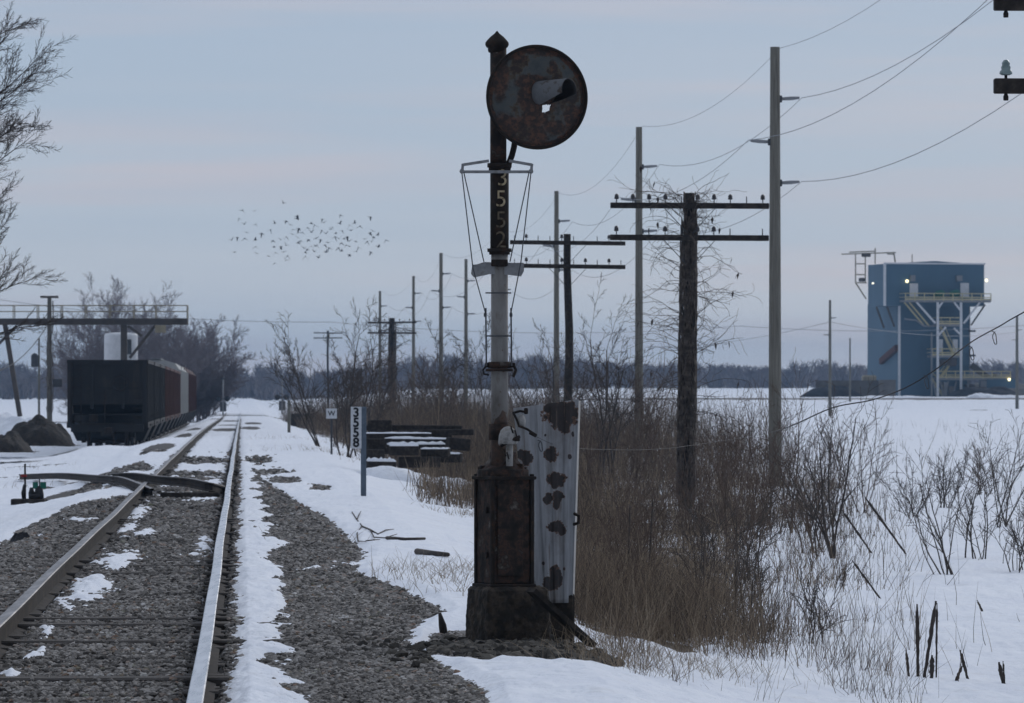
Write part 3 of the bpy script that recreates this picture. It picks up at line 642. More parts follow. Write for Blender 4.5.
# white cable entrance on the case lid, with its terminals
b = MB(); b.smooth = True; b.lathe([(.062,0),(.070,.012),(.066,.06),(.052,.10),(.028,.122),(.004,.128)], 18, (lx(508), -.08, lz(444))); b.tube([(lx(499), -.10, lz(444)), (lx(508), -.08, lz(441))], .012, 6); b.tube([(lx(509.5), -.05, lz(466)), (lx(509.5), -.05, lz(440))], .025, 12); b.build('cable_head', M['dirtywhite'], sg)
b = MB(); b.smooth = True; b.tube([(lx(501), -.12, lz(446)), (lx(510), -.13, lz(441)), (lx(520), -.13, lz(436))], .012, 6); b.box((lx(517), -.13, lz(439)), (.04,.02,.03), rz=.3, bev=.004)
b.tube([(lx(513), -.1, lz(412)), (lx(517), -.1, lz(420)), (lx(519), -.1, lz(426)), (lx(527), -.1, lz(429)), (lx(536), -.1, lz(435))], .010, 6); b.box((lx(533), -.1, lz(434)), (.06,.03,.028), M=Matrix.Rotation(R(28), 3, 'Y'), bev=.006); b.box((lx(526), -.1, lz(411)), (.03,.03,.045), bev=.006); b.tube([(lx(513), -.08, lz(413)), (lx(520), -.08, lz(411)), (lx(526), -.08, lz(412))], .010, 6)
for x0, y0 in ((511,426),(515,430),(507,452),(504,449)): b.tube([(lx(x0), -.12, lz(y0)), (lx(x0+2), -.13, lz(y0+7))], .006, 5)
b.build('terminal_fitting', M['rustdark'], sg)
b = MB(); b.smooth = True; b.lathe([(.03,0),(.035,.05),(.02,.085),(.004,.09)], 14, (lx(521), -.06, lz(427))); b.build('bell_cover', M['dirtywhite'], sg)

# the white ribbed relay cabinet behind, rotted through
m, nt, bs = newmat('cabinet_paint'); co = objco(nt); KX = lambda px: (px-552)*K; KZ = lambda py: (640-py)*K
holes = [(KX(562),KZ(415),.125,.10),(KX(553),KZ(409),.07,.06),(KX(572),KZ(410),.05,.07),(KX(564),KZ(426),.055,.055),(KX(551.5),KZ(455),.052,.05),(KX(557),KZ(480),.065,.045),(KX(557),KZ(485),.05,.035),(KX(549),KZ(501),.038,.042),(KX(559),KZ(498),.042,.04),(KX(557),KZ(505),.025,.05),(KX(558),KZ(530),.07,.045),(KX(563),KZ(533),.035,.045),(KX(523),KZ(455),.055,.04),(KX(527),KZ(460),.04,.05),(KX(556),KZ(578),.045,.06),(KX(551),KZ(587),.05,.055),(KX(559),KZ(585),.03,.06),(KX(544),KZ(566),.012,.016),(KX(565),KZ(572),.012,.015),(KX(574),KZ(435),.01,.02),(KX(571),KZ(458),.014,.018),(KX(546),KZ(436),.008,.010)]
holes = [(a, b_, c_*.95, d_*.95) for a, b_, c_, d_ in holes]
bmk = blob_mask(nt, co, holes, .80, 21); nz = noise(nt, co, 5, 6, .65, (3,3,.35)); n3 = noise(nt, co, 30, 4)
pt = ramp(nt, nz, [(.3,(.15,.155,.165)),(.5,(.25,.26,.275)),(.72,(.125,.118,.112))])
edge = ramp(nt, n3, [(.3,(.05,.025,.017)),(.7,(.12,.06,.035))]); deep = ramp(nt, n3, [(.3,(.008,.007,.007)),(.7,(.022,.012,.010))])
run = blob_mask(nt, co, [(a, b_-1.6*d_, c_*.7, d_*2.6) for a, b_, c_, d_ in holes[:19]], .9, 9); mr = nt.nodes.new('ShaderNodeMapRange'); mr.inputs[1].default_value = .2; mr.inputs[2].default_value = 1.4; mr.inputs[3].default_value = .62; mr.inputs[4].default_value = 0; nt.links.new(run, mr.inputs[0]); pt = mixc(nt, math_(nt, 'MULTIPLY', mr.outputs[0], noise(nt, co, 9, 5, .6, (6,6,.3))), pt, (.055,.036,.024)); c = mixc(nt, math_(nt, 'LESS_THAN', bmk, 1.22), pt, edge); c = mixc(nt, math_(nt, 'LESS_THAN', bmk, .95), c, deep)
stn = math_(nt, 'GREATER_THAN', noise(nt, co, 7, 5, .6, (5,5,.25)), .64); c = mixc(nt, math_(nt, 'MULTIPLY', stn, .45), c, (.12,.085,.06))
nt.links.new(c, bs.inputs['Base Color']); bs.inputs['Roughness'].default_value = .65
bump(nt, bs, math_(nt, 'LESS_THAN', bmk, 1.0), -.6, .02)
Bc = SY+.75; cab = empty('relay_cabinet', P(552, 640, SY)+Vector((0,.62,0)), label='white ribbed sheet-metal cabinet with rust holes standing behind the signal case', cat='cabinet')
V = []; Fq = []; NXc = 60; NZc = 40
def edgeL(t): return KX(514)+(KX(532)-KX(514))*t
def edgeR(t): return KX(580)+(KX(573.5)-KX(580))*t
for j in range(NZc+1):
    t = j/NZc
    for i in range(NXc+1):
        s = i/NXc; x = edgeL(t)+(edgeR(t)-edgeL(t))*s; z = KZ(408.5-9*s)+(KZ(607)-KZ(408.5-9*s))*t
        rib = .0045*max(-1, min(1, 2.6*math.sin(s*2*math.pi*4.5)))
        V.append((x, rib+.10*s, z))
for j in range(NZc):
    for i in range(NXc): a = j*(NXc+1)+i; Fq.append((a, a+1, a+NXc+2, a+NXc+1))
o = raw_mesh('front_sheet', V, Fq, m, True, parent=cab); md = o.modifiers.new('thick', 'SOLIDIFY'); md.thickness = .006; md.offset = 1
b = MB(); tl = V[0]; tr = V[NXc]; bl = V[-NXc-1]; br = V[-1]; dpt = Vector((.02,.34,0))
for p0, p1 in ((tr, br), (tl, bl)):
    p0, p1 = Vector(p0), Vector(p1); q = Vector((.006,0,0)) if p0.x > 0 else Vector((-.006,0,0)); p0 = p0+Vector((0,.012,-.01)); p1 = p1+Vector((0,.012,0))
    b.add([p0, p1, p1+dpt, p0+dpt, p0-q, p1-q, p1+dpt-q, p0+dpt-q], [(0,1,2,3),(7,6,5,4),(0,4,5,1),(1,5,6,2),(2,6,7,3),(3,7,4,0)])
b.build('side_sheet', M['dirtywhite'], cab)
b = MB(); p0, p1 = Vector(tl)+Vector((0,.0,.0)), Vector(tr)+Vector((0,0,.0)); b.add([p0+Vector((0,.012,-.03)), p1+Vector((0,.012,-.03)), p1+dpt+Vector((0,0,-.03)), p0+dpt+Vector((0,0,-.03))], [(0,1,2,3)]); b.add([Vector(tl)+dpt, Vector(tr)+dpt, Vector(br)+dpt, Vector(bl)+dpt], [(0,1,2,3)]); b.build('back_sheet', M['rustdark'], cab)
b = MB(); b.tube([(KX(575.5), .06, KZ(516)), (KX(580), .02, KZ(518)), (KX(580), .02, KZ(525)), (KX(575), .06, KZ(527))], .012, 6); b.build('handle', M['rustdark'], cab)
b = MB(); b.box((KX(555), .22, .06), (.30,.25,.5), bev=.02); b.build('plinth', M['concrete'], cab)
bd = MB(); q0 = P(531, 590, SY-.35); q1 = P(592, 645, SY-.2); bd.bar((0,0,0), q1-q0, .16, .035); o = bd.build('leaning_board', M['wooddark'], None); o.location = q0
tag(o, 'dark weathered board leaning from the signal foundation down to the rubble', 'board')

# ================================================================== pole lines
def bent(p0, p1, n, amp, seed):
    r_ = random.Random(seed); o_ = []
    for i in range(n+1):
        t = i/n; o_.append(Vector(p0).lerp(Vector(p1), t)+Vector((amp*math.sin(2.1*t*math.pi+seed)*t*(1-t)*2, 0, 0)))
    return o_
def telegraph_pole(px, Y, top_py, arms, label, r=.13, m='wood', span=3.05, lean=0, missing=0.0, base_z=None, pins=10, seed=1, arm_gap=None):
    X = (px-CX)*Y/F; u = uof(X, Y); z0 = float(gz(u, Y))-.3; base = Vector((X, Y, z0+.3)); top = CZ+(HY-top_py)*Y/F
    t = empty('telegraph_pole', base, .0538, label, 'telegraph pole', 'old telegraph poles along the track')
    b = MB(); b.smooth = True; H = top-base.z; pts = bent((0,0,-.3), (lean,0,H), 8, .10, seed); b.tube(pts, [r*(1.0-.28*i/8) for i in range(9)], 10); b.build('pole', M[m], t)
    r_ = random.Random(seed+50)
    for k, ap in enumerate(arms):
        za = CZ+(HY-ap)*Y/F-base.z; xo = lean*za/H; tilt = r_.uniform(-.012, .012)
        b = MB(); b.box((xo, -r*.9-.03, za), (span, .085, .11), M=Matrix.Rotation(tilt, 3, 'Y'), bev=.008); arm = b.build('crossarm', M['wooddark'], t)
        b = MB()
        for s in (-1, 1): b.bar((xo+s*.50, -r-.05, za-.04), (xo+s*.05, -r-.03, za-.52), .035, .012)
        b.build('brace', M['wire'], arm)
        for i in range(pins):
            x = -span/2+.12+(span-.24)*i/(pins-1)
            if abs(x) < .15: continue
            z = za+.05-tilt*x
            a_, c_ = r_.random() < .93, r_.random() > missing
            if a_ or c_: pn = MB(); pn.tube([(xo+x, -r*.9-.03, z), (xo+x, -r*.9-.03, z+.13)], .011, 5); pn.build('insulator_pin', M['wire'], arm)
            if c_: ins = MB(); ins.smooth = True; ins.lathe([(.038,.07),(.048,.085),(.040,.11),(.042,.135),(.030,.16),(.012,.175)], 8, (xo+x, -r*.9-.03, z)); ins.build('insulator', M['insuldark'], arm)
    return t
vp = telegraph_pole(686, 96, 193, (206,238), 'thick telegraph pole wrapped in dead vine, its two long crossarms high above the brush', r=.15, m='wooddark', missing=.35, lean=.06, seed=3)
telegraph_pole(568, 132, 234, (243,266.5), 'slim dark telegraph pole with two crossarms between the signal and the vine-covered pole', r=.13, missing=.75, lean=-.02, seed=4, m='wooddark')
telegraph_pole(392, 312, 318, (322.5,333), 'vine-choked telegraph pole with two crossarms behind the timber pile', r=.24, missing=.6, seed=5, m='wooddark')
telegraph_pole(328, 526, 330.5, (333,338), 'distant small telegraph pole with two crossarms above the far brush', r=.14, missing=.9, seed=6, m='wooddark')
# the nearest pole of the line: only the tips of its crossarms reach into the picture
Yn = 40.0; t = empty('telegraph_pole', gp(uof((1180-CX)*Yn/F, Yn), Yn), .0538, 'nearest telegraph pole, only the dark tips of its crossarms seen, one with a glass insulator', 'telegraph pole', 'old telegraph poles along the track')
zb = t.location.z; b = MB(); b.smooth = True; b.tube([(0,0,-.3), (0,0,CZ+(HY+40)*Yn/F-zb+.2)], [.17,.13], 12); b.build('pole', M['wooddark'], t)
for ap in (5.5, 88):
    za = CZ+(HY-ap)*Yn/F-zb; b = MB(); b.box((0,-.18,za), (3.05,.09,.12), bev=.008); arm = b.build('crossarm', M['wooddark'], t)
    for i in (0, 2, 3, 6, 7, 9):
        b = MB(); b.smooth = True; x = -1.43+2.86*i/9; b.tube([(x,-.18,za-.10),(x,-.18,za+.12)], .012, 6)
        b.lathe([(.02,-.115),(.022,-.085),(.012,-.06)], 8, (x,-.18,za)); b.build('insulator_pin', M['rustdark'], arm)
    for i in ((0,) if ap > 50 else (0,3,6)):
        b = MB(); b.smooth = True; x = -1.43+2.86*i/9; b.lathe([(.030,.085),(.052,.095),(.050,.115),(.036,.13),(.040,.15),(.030,.165),(.034,.18),(.020,.205),(.004,.21)], 14, (x,-.18,za)); b.build('insulator', M['insul'], arm)

def utility_pole(px, Y, top_py, label, ins=((99,1),(142,-1),(183,1)), wpx=13, base_py=None, group='tall wooden utility poles'):
    X = (px-CX)*Y/F; base = Vector((X, Y, float(gz(uof(X, Y), Y)))); H = CZ+(HY-top_py)*Y/F-base.z
    t = empty('utility_pole', base, .0538, label, 'utility pole', group); r = wpx*Y/F/2
    b = MB(); b.smooth = True; b.tube([(0,0,-.4), (0,0,H*.5), (0,0,H)], [r*1.05, r*.9, r*.74], 12); b.build('pole', M['woodgrey'], t)
    for py, s in ins:
        z = CZ+(HY-py)*Y/F-base.z; b = MB(); b.smooth = True; b.tube([(s*r*.7, 0, z), (s*(r+.22), 0, z+.015), (s*(r+.42), 0, z+.03)], [.035,.045,.03], 8); b.build('post_insulator', M['wirelight'], t)
        b = MB(); b.box((s*r*.85, 0, z), (.07,.1,.16), bev=.01); b.build('mounting_plate', M['wire'], t)
    return t
ratio = lambda top, k: top+(391-top)*k
UP = [(775,116,47,13,'tallest grey utility pole, the one nearest the camera, rising out of the brush'),(639,150,127,8.5,'second tallest grey utility pole, just behind the vine-covered telegraph pole'),(556.5,197,191,6,'grey utility pole beside the slim dark telegraph pole'),(441,284,253,4.6,'straight grey utility pole left of the signal, crossbar high on it, taller of a pair'),
      (413.5,340,276,3.6,'thin grey utility pole just right of the vine-choked telegraph pole'),(380,388,291,3.4,'thin grey utility pole just left of the vine-choked telegraph pole')]
for px, Y, tp, wp, lb in UP:
    s = (391-tp)/344.0; utility_pole(px, Y, tp, lb, [(391-292*s,1),(391-249*s,-1),(391-208*s,1)], wp)
utility_pole(466, 294, 259, 'slim grey utility pole close to the left of the signal mast', [(281,1),(297,-1),(314,1)], 4.2)
utility_pole(499.5, 240, 223, 'utility pole hidden behind the signal mast', [(250,1),(272,-1),(290,1)], 5)
utility_pole(830, 430, 300, 'lone far utility pole on the snowy field before the dark coal heap', [(318,1),(335,-1)], 3.2, group='far utility poles')
utility_pole(1017, 600, 316, 'far utility pole to the right of the blue building', [(330,1),(340,-1)], 3.4, group='far utility poles')
utility_pole(850, 640, 338, 'short thin pole just left of the blue building', [], 2, group='far utility poles')
# the left side: pole with a short crossarm behind the walkway, and a smaller grey one
t = utility_pole(49.5, 262, 296, 'brown utility pole with a short crossarm behind the raised walkway', [], 5.6, group='far utility poles')
z = CZ+(HY-297)*262/F-t.location.z; b = MB(); b.box((0,-.2,z), (.95,.1,.12)); b.build('crossarm', M['wood'], t)
t.children[0].data.materials[0] = M['wood']; z = CZ+(HY-383)*262/F-t.location.z
b = MB(); b.box((.42,-.1,z), (.5,.3,.42), bev=.04); b.build('transformer', M['wire'], t)
t = utility_pole(39, 330, 338, 'thin pale utility pole with a transformer left of the black freight car', [], 2.4, group='far utility poles')
z = CZ+(HY-361)*330/F-t.location.z; b = MB(); b.smooth = True; b.lathe([(.0,0),(.22,.02),(.24,.1),(.24,.75),(.1,.9),(.0,.92)], 12, (-.28,-.1,z-.4)); b.build('transformer', M['wire'], t)

def wire_(name, pts, r, label, sag=None, m='wire', group=None, n=14):
    b = MB(); b.smooth = True; P0 = []
    for i in range(len(pts)-1):
        a, c = Vector(pts[i]), Vector(pts[i+1]); s = sag if sag is not None else (c-a).length*.016
        for k in range(n+(i == len(pts)-2)):
            t = k/n; p = a.lerp(c, t); p.z -= 4*s*t*(1-t); P0.append(p)
    o0 = P0[0].copy(); b.tube([p-o0 for p in P0], r, 4); o = b.build(name, M[m], None); o.location = o0; return tag(o, label, 'wire', group)
UY = [70]+[x[1] for x in UP[:3]]+[240]+[x[1] for x in UP[3:]]
def upx(Y):
    for px, yy, *_ in UP:
        if yy == Y: return (px-CX)*Y/F
    return {70:8.6, 240:-.6}[Y]
for kk, (h, dx, lb) in enumerate(((9.75,.1,'topmost thin power line wire strung from pole top to pole top'),(8.6,.62,'upper right power line wire on the tall poles'),(7.62,-.62,'power line wire on the left insulators of the tall poles'),(6.66,.62,'lowest power line wire on the right insulators of the tall poles'))):
    zs = {70:h+.9}
    pts = [Vector((upx(Y)+dx, Y, (h+(1.0 if Y == 70 else 0))*(1.0 if Y < 160 else .985))) for Y in UY]
    wire_('power_line', pts, .008 if kk else .006, lb, None, 'wirelight', 'power line wires')
# thin lines far away and the drooping black service wire with its loops
wire_('power_line', [P(-60,290,620), P(330,322,600), P(740,326,640), P(1100,318,640)], .03, 'faint distant power line crossing behind the whole scene', 1.1, 'wirelight', n=20)
wire_('power_line', [P(640,346,700), P(830,322,430), P(1017,332,600)], .02, 'thin wire from the lone far pole to the pole beyond the blue building', .8, 'wirelight')
wire_('power_line', [P(-30,370,240), P(49.5,322,262)], .03, 'wire slanting down from the pole behind the walkway', 1.0, 'wire')
path = [P(537,437,36.0), P(560,446,37), P(600,449.5,39), P(660,449,41), P(720,441,43), P(780,430,44.5), P(832,408,45.2), P(872,400,45.6), P(905,388,46), P(935,370,46), P(970,343,45), P(1000,326,43), P(1030,309,42), P(1180,230,40)]
b = MB(); b.smooth = True; q = [p-path[0] for p in path]; sm = []
for i in range(len(q)-1):
    p0, p1, p2, p3 = q[max(i-1,0)], q[i], q[i+1], q[min(i+2,len(q)-1)]
    for k in range(6): t = k/6; sm.append(.5*((2*p1)+(p2-p0)*t+(2*p0-5*p1+4*p2-p3)*t*t+(3*p1-p0-3*p2+p3)*t**3))
sm.append(q[-1]); b.tube(sm, [.0019 if p.x < 2.2 else .0062 for p in sm], 5); dw = b.build('service_wire', M['ink'], None); dw.location = path[0]; tag(dw, 'sagging black wire with hanging loops, running from the signal up past the blue building', 'wire')
for (px, py, Y, s) in ((994,332,43.6,.05),(971,347,45,.055),(926,376,46,.055),(540,441,36.2,.035),(571,450,37.4,.03)):
    b = MB(); c0 = P(px, py, Y)-path[0]; b.tube([c0+Vector((s*math.sin(a)*(.55+.1*math.sin(3*a))+.12*s*a-.2*s, .02*math.sin(a), -s+s*1.15*math.cos(a+.25))) for a in np.linspace(-.4, 5.6, 16)], .0042, 5); b.build('loop', M['wire'], dw)

# ================================================================== freight cars
def hopper(kind, m, L=14.6, W=3.2, H=3.68):
    t = empty('hopper_car', (0,0,0), .0538)
    z0 = 1.05
    b = MB(); w2 = W/2-.10
    if kind == 'open':
        # open box: four walls with thickness, ribs outside
        th = .06
        for s in (-1, 1): b.box((s*w2, 0, (z0+H)/2), (th, L-1.2, H-z0))
        b.box((0, -L/2+.66, (1.9+H)/2), (W-.26, th, H-1.9)); b.box((0, L/2-.66, (1.9+H)/2), (W-.26, th, H-1.9)); b.box((0, 0, 1.5), (W-.34, L-1.6, .05))
        for s in (-1, 1):
            for i in range(14): b.box((s*(w2+.065), -L/2+.75+(L-1.5)*i/13, (z0+H)/2+.02), (.09, .14, H-z0-.1))
            b.box((s*(w2+.06), 0, H-.06), (.14, L-1.1, .14)); b.box((s*(w2+.05), 0, z0+.02), (.16, L-1.0, .22))
        for e in (-1, 1):
            y = e*(L/2-.66+.06)
            b.box((0, y, H-.07), (W-.1, .14, .16))
            for x in (-.55, .0, .55) if False else (-.62, .62): b.box((x, y, (1.7+H)/2), (.12, .12, H-1.75))
            b.box((-w2+.02, y+e*.05, (z0+H)/2), (.16, .18, H-z0)); b.box((w2-.02, y+e*.05, (z0+H)/2), (.16, .18, H-z0)); b.box((0, y, 2.55), (W-.3, .10, .10))
        bo = b.build('body', m, t)
    else:
        prof = [(-w2,z0),(-w2,H-.55),(-w2*.82,H-.15),(-w2*.4,H+.05),(w2*.4,H+.05),(w2*.82,H-.15),(w2,H-.55),(w2,z0)]
        b.prism(prof, -L/2+.9, L/2-.9)
        for s in (-1, 1):
            for i in range(8): b.box((s*(w2+.04), -L/2+1.0+(L-2)*i/7, (z0+H-.5)/2), (.08,.12,H-.6-z0))
        bo = b.build('body', m, t); b = MB(); b.box((0, 0, H+.14), (.7, L-1.5, .06)); b.build('roof_walkway', M['galv'], bo)
    b = MB(); b.box((0, 0, .82), (.5, L, .36)); b.box((0, -L/2+.15, .95), (W-.3, .2, .3)); b.box((0, L/2-.15, .95), (W-.3, .2, .3))
    for e in (-1, 1):   # sloping end floors and hopper bays
        b.add([(x, e*y, z) for x, y, z in ((-w2+.1,L/2-.7,2.0),(w2-.1,L/2-.7,2.0),(w2-.1,L/2-3.6,.95),(-w2+.1,L/2-3.6,.95),(-w2+.1,L/2-.75,1.94),(w2-.1,L/2-.75,1.94),(w2-.1,L/2-3.6,.88),(-w2+.1,L/2-3.6,.88))], [(0,1,2,3),(4,5,6,7),(0,1,5,4),(1,2,6,5),(2,3,7,6),(3,0,4,7)])
    for y in (-2.2, 0, 2.2): b.box((0, y, .75), (W-.5, 1.5, .7), taper=1.25)
    b.build('underframe', M['black'], t)
    for e in (-1, 1):
        y0 = e*(L/2-2.0); b = MB()
        for s in (-1, 1):
            b.bar((s*.98, y0-1.1, .46), (s*.98, y0+1.1, .46), .14, .2); b.box((s*.98, y0, .58), (.2, .6, .34))
        b.box((0, y0, .6), (2.1, .35, .25)); tr = b.build('truck', M['black'], t)
        for dy in (-.86, .86):
            b = MB(); b.tube([(-.82, y0+dy, .42), (.82, y0+dy, .42)], .075, 8)
            for s in (-1, 1): b.lathe([(.42,-.07),(.46,-.06),(.42,.0),(.42,.06),(.36,.07)], 20, (s*.755, y0+dy, .42), Matrix.Rotation(R(90*s), 3, 'Y'))
            b.build('wheelset', M['rustdark'], tr)
        b = MB(); b.box((0, e*(L/2+.1), .86), (.26,.5,.24), bev=.04); b.box((.06, e*(L/2+.36), .86), (.34,.2,.28), bev=.05); b.build('coupler', M['rustdark'], t)
        b = MB(); x = e*(W/2-.35); y = e*(L/2-.42)
        for s in (-.2, .2): b.bar((x+s, y, 1.1), (x+s, y, H-.1), .03)
        for i in range(7): b.bar((x-.2, y, 1.2+.35*i), (x+.2, y, 1.2+.35*i), .03)
        b.build('ladder', M['rustdark'], t)
        b = MB()
        for zz in (1.35, 1.75, 2.15): b.bar((-x-.2, y, zz), (-x+.2, y, zz), .03)
        b.bar((-.1, e*(L/2-.3), 1.15), (-.1, e*(L/2-.3), 2.5), .05); b.bar((-1.1, e*(L/2+.02), 1.12), (1.1, e*(L/2+.02), 1.12), .05); b.box((-.55, e*(L/2-.25), 1.35), (.35,.4,.3)); b.bar((.25, e*(L/2+.2), .75), (.3, e*(L/2+.35), .35), .06); b.build('end_fitting', M['rustdark'], t)
    b = MB(); pts = [(.5+.28*math.cos(a), -L/2+.35, 2.75+.28*math.sin(a)) for a in np.linspace(0, 6.283, 19)]; b.tube(pts, .02, 5, False); b.bar((.22,-L/2+.35,2.75), (.78,-L/2+.35,2.75), .025); b.bar((.5,-L/2+.35,2.47), (.5,-L/2+.35,3.03), .025); b.build('brake_wheel', M['rustdark'], t)
    return t
cars = {'open': hopper('open', M['black']), 'red': hopper('open', M['carred']), 'white': hopper('covered', M['carwhite'], H=4.4), 'maroon': hopper('covered', M['carred'], H=4.45)}
order = ['open','open','open','red','red','red','red','white','white','white','maroon','maroon','maroon','maroon']
labels = ['black open hopper car facing us at the near end of the standing train','black open hopper car coupled second from the near end of the train','black open hopper car third in the train, just ahead of the red ones',
 'dull red open hopper car coupled right behind the black cars','dull red open hopper car, second of the red ones in the train','dull red open hopper car, third of the red ones in the train','dull red open hopper car just in front of the pale covered cars',
 'pale grey covered hopper car right behind the red open cars','pale grey covered hopper car, middle one of the pale three','pale grey covered hopper car just in front of the maroon ones','maroon covered hopper car right behind the pale cars','maroon covered hopper car second among the maroon ones','maroon covered hopper car next to last in the train','maroon covered hopper car at the far end of the train']
y = 207.4; seen = set()
for k, lb in zip(order, labels):
    o = cars[k] if k not in seen else copy_tree(cars[k]); seen.add(k)
    o.location = (-5.44-TANV*y, y, -.64-.6*float(sstep(200, 520, y))*.55); tag(o, lb, 'freight car', 'hopper cars standing on the siding'); y += 15.5

# ================================================================== raised loading walkway with its tank
WY = 330.0; wk = WY/F; wx = lambda px: (px-100)*wk; gl = float(gz(-8, WY)); wz = lambda py: CZ+(HY-py)*wk-gl
wl = empty('loading_walkway', ((100-CX)*wk, WY, gl), 0, 'long raised brown steel walkway with yellow handrail spanning above the freight cars', 'walkway')
b = MB(); b.box(((wx(-90)+wx(188))/2, 0, wz(322)), (wx(188)-wx(-90), 1.1, .38), bev=.02); b.box(((wx(-90)+wx(188))/2, -.62, wz(319.4)), (wx(188)-wx(-90), .10, .12)); b.build('deck_beam', M['steelbrown'], wl)
b = MB()
for yy in (-.55, .55):
    x1 = 188 if True else 150
    for py in (305.5, 311.5): b.bar((wx(-90), yy, wz(py)), (wx(x1), yy, wz(py)), .05)
    for px in list(range(-82, 150, 24))+[156, 187.5]: b.bar((wx(px), yy, wz(319)), (wx(px), yy, wz(305.5)), .06)
for py in (305.5, 311.5): b.bar((wx(187.5), -.55, wz(py)), (wx(187.5), .55, wz(py)), .05)
b.build('railing', M['yellowdull'], wl)
for px0, py0, px1, py1, th in ((5,324,20,409,.34),(124,324,124,410,.42)):
    b = MB(); b.bar((wx(px0), 0, wz(py0)), (wx(px1), 0, wz(py1)-.5), th, .3); b.build('leg', M['steelbrown'], wl)
for px0, py0, px1, py1 in ((17,326,-4,347),(156,325,130,358),(128,326,142,336)):
    b = MB(); b.bar((wx(px0), -.2, wz(py0)), (wx(px1), -.2, wz(py1)), .18); b.build('diagonal_brace', M['steelbrown'], wl)
b = MB(); b.box((wx(161), -.5, wz(329)), (.7,.3,.5)); b.build('sign_plate', M['yellowdull'], wl)
TY = 336.0; tk = TY/F; z0 = float(gz(-8, TY)); tz = lambda py: CZ+(HY-py)*tk-z0
tn = empty('white_tank', ((121-CX)*tk, TY, z0), 0, 'white round control cabin with a dark window, standing under the walkway above the cars', 'control cabin')
b = MB(); b.smooth = False; b.lathe([(1.13,tz(366)),(1.13,tz(335.5)),(1.05,tz(333.5)),(.4,tz(332.6)),(0,tz(332.4))], 28); b.build('cabin_shell', M['white'], tn)
b = MB(); b.box((wx(129.5)-wx(121), -.98, tz(347)), (.44,.2,1.0), bev=.01); b.build('window', M['glass'], tn)
b = MB()
for sx_, sy_ in ((-1,-1),(1,-1),(1,1),(-1,1)): b.bar((sx_*.7, sy_*.7, tz(364)), (sx_*.8, sy_*.8, -.2), .14)
b.build('support_frame', M['steelbrown'], tn)

# ================================================================== the blue building
BY = 714.0; bk = BY/F; s4 = 1/3.70
bcx = lambda cx: ((820+cx*s4)-927)*bk; bgz = float(gz(uof((927-CX)*bk, BY), BY)); bcz = lambda cy: CZ+(HY-(230+cy*s4))*bk-bgz
th = R(15); bl = empty('blue_building', ((927-CX)*bk, BY, bgz), 0, 'tall blue metal-clad grain handling tower with stair frames and lit lamps across the snowy field', 'building')
ct, st = math.cos(th), math.sin(th)
ux = Vector((ct, st, 0)); uy = Vector((-st, ct, 0))
def block(name, x0, x1, z0, z1, D, y0, ridge=0, mt=None, parent=bl):
    """x0..x1: the front face as seen, from its left corner; D deep"""
    W = (x1-x0)/ct; o = Vector((x0, y0, 0)); b = MB(); p = [o, o+ux*W, o+ux*W+uy*D, o+uy*D]; mF = o+ux*W*.5; mB = mF+uy*D
    if ridge:
        vs = [q+Vector((0,0,z0)) for q in p]+[q+Vector((0,0,z1)) for q in p]+[mF+Vector((0,0,z1+ridge)), mB+Vector((0,0,z1+ridge))]
        fs = [(0,1,5,8,4),(2,3,7,9,6),(1,2,6,5),(3,0,4,7),(4,8,9,7),(8,5,6,9),(3,2,1,0)]
    else:
        vs = [q+Vector((0,0,z0)) for q in p]+[q+Vector((0,0,z1)) for q in p]; fs = [(3,2,1,0),(4,5,6,7),(0,1,5,4),(1,2,6,5),(2,3,7,6),(3,0,4,7)]
    b.add(vs, fs); return b.build(name, mt or M['blue'], parent), o, W
lo, o1, W1 = block('lower_tower', bcx(293), bcx(560), -1, bcz(270), 13.8, 0)
hi, o2, W2 = block('head_house', bcx(236), bcx(613), bcz(281), bcz(126), 7.2, -1.6, .45)
b = MB(); rz_ = th
b.box(o2+ux*(W2/2)-uy*.06+Vector((0,0,bcz(124))), (W2+.3,.16,.22), rz=rz_); b.build('roof_trim', M['white'], hi)
b = MB(); b.bar(o2-uy*.05+Vector((0,0,bcz(281))), o2-uy*.05+Vector((0,0,bcz(126))), .36); b.build('corner_trim', M['white'], hi)
b = MB(); b.bar(o1-uy*.05+Vector((0,0,-.5)), o1-uy*.05+Vector((0,0,bcz(272))), .34); b.build('corner_trim', M['white'], lo)
b = MB(); b.bar(o1+ux*W1-uy*.05+Vector((0,0,-.5)), o1+ux*W1-uy*.05+Vector((0,0,bcz(282))), .14); b.build('corner_trim', M['galv'], lo)
def fp(cx, cy, out=0.0):
    """a point out in front of the head house face (building axes) at a place on the picture of the facade"""
    x = bcx(cx); t = (x-o2.x)/ct; p = o2+ux*t-uy*out; return Vector((p.x+st*out*0, p.y, bcz(cy)))
for x0, x1, y0, y1 in ((330,361,198,250),(522,554,195,250)):
    b = MB(); a = fp((x0+x1)/2, (y0+y1)/2, .06); b.box(a, ((x1-x0)*s4*bk/ct, .1, (y1-y0)*s4*bk), rz=th); b.build('door', M['white'], hi)
for x0, x1, y0, y1 in ((330,348,168,190),(504,526,168,188)):
    b = MB(); a = fp((x0+x1)/2, (y0+y1)/2, .3); b.box(a, ((x1-x0)*s4*bk, .5, (y1-y0)*s4*bk), rz=th); b.build('vent_hood', M['galv'], hi)
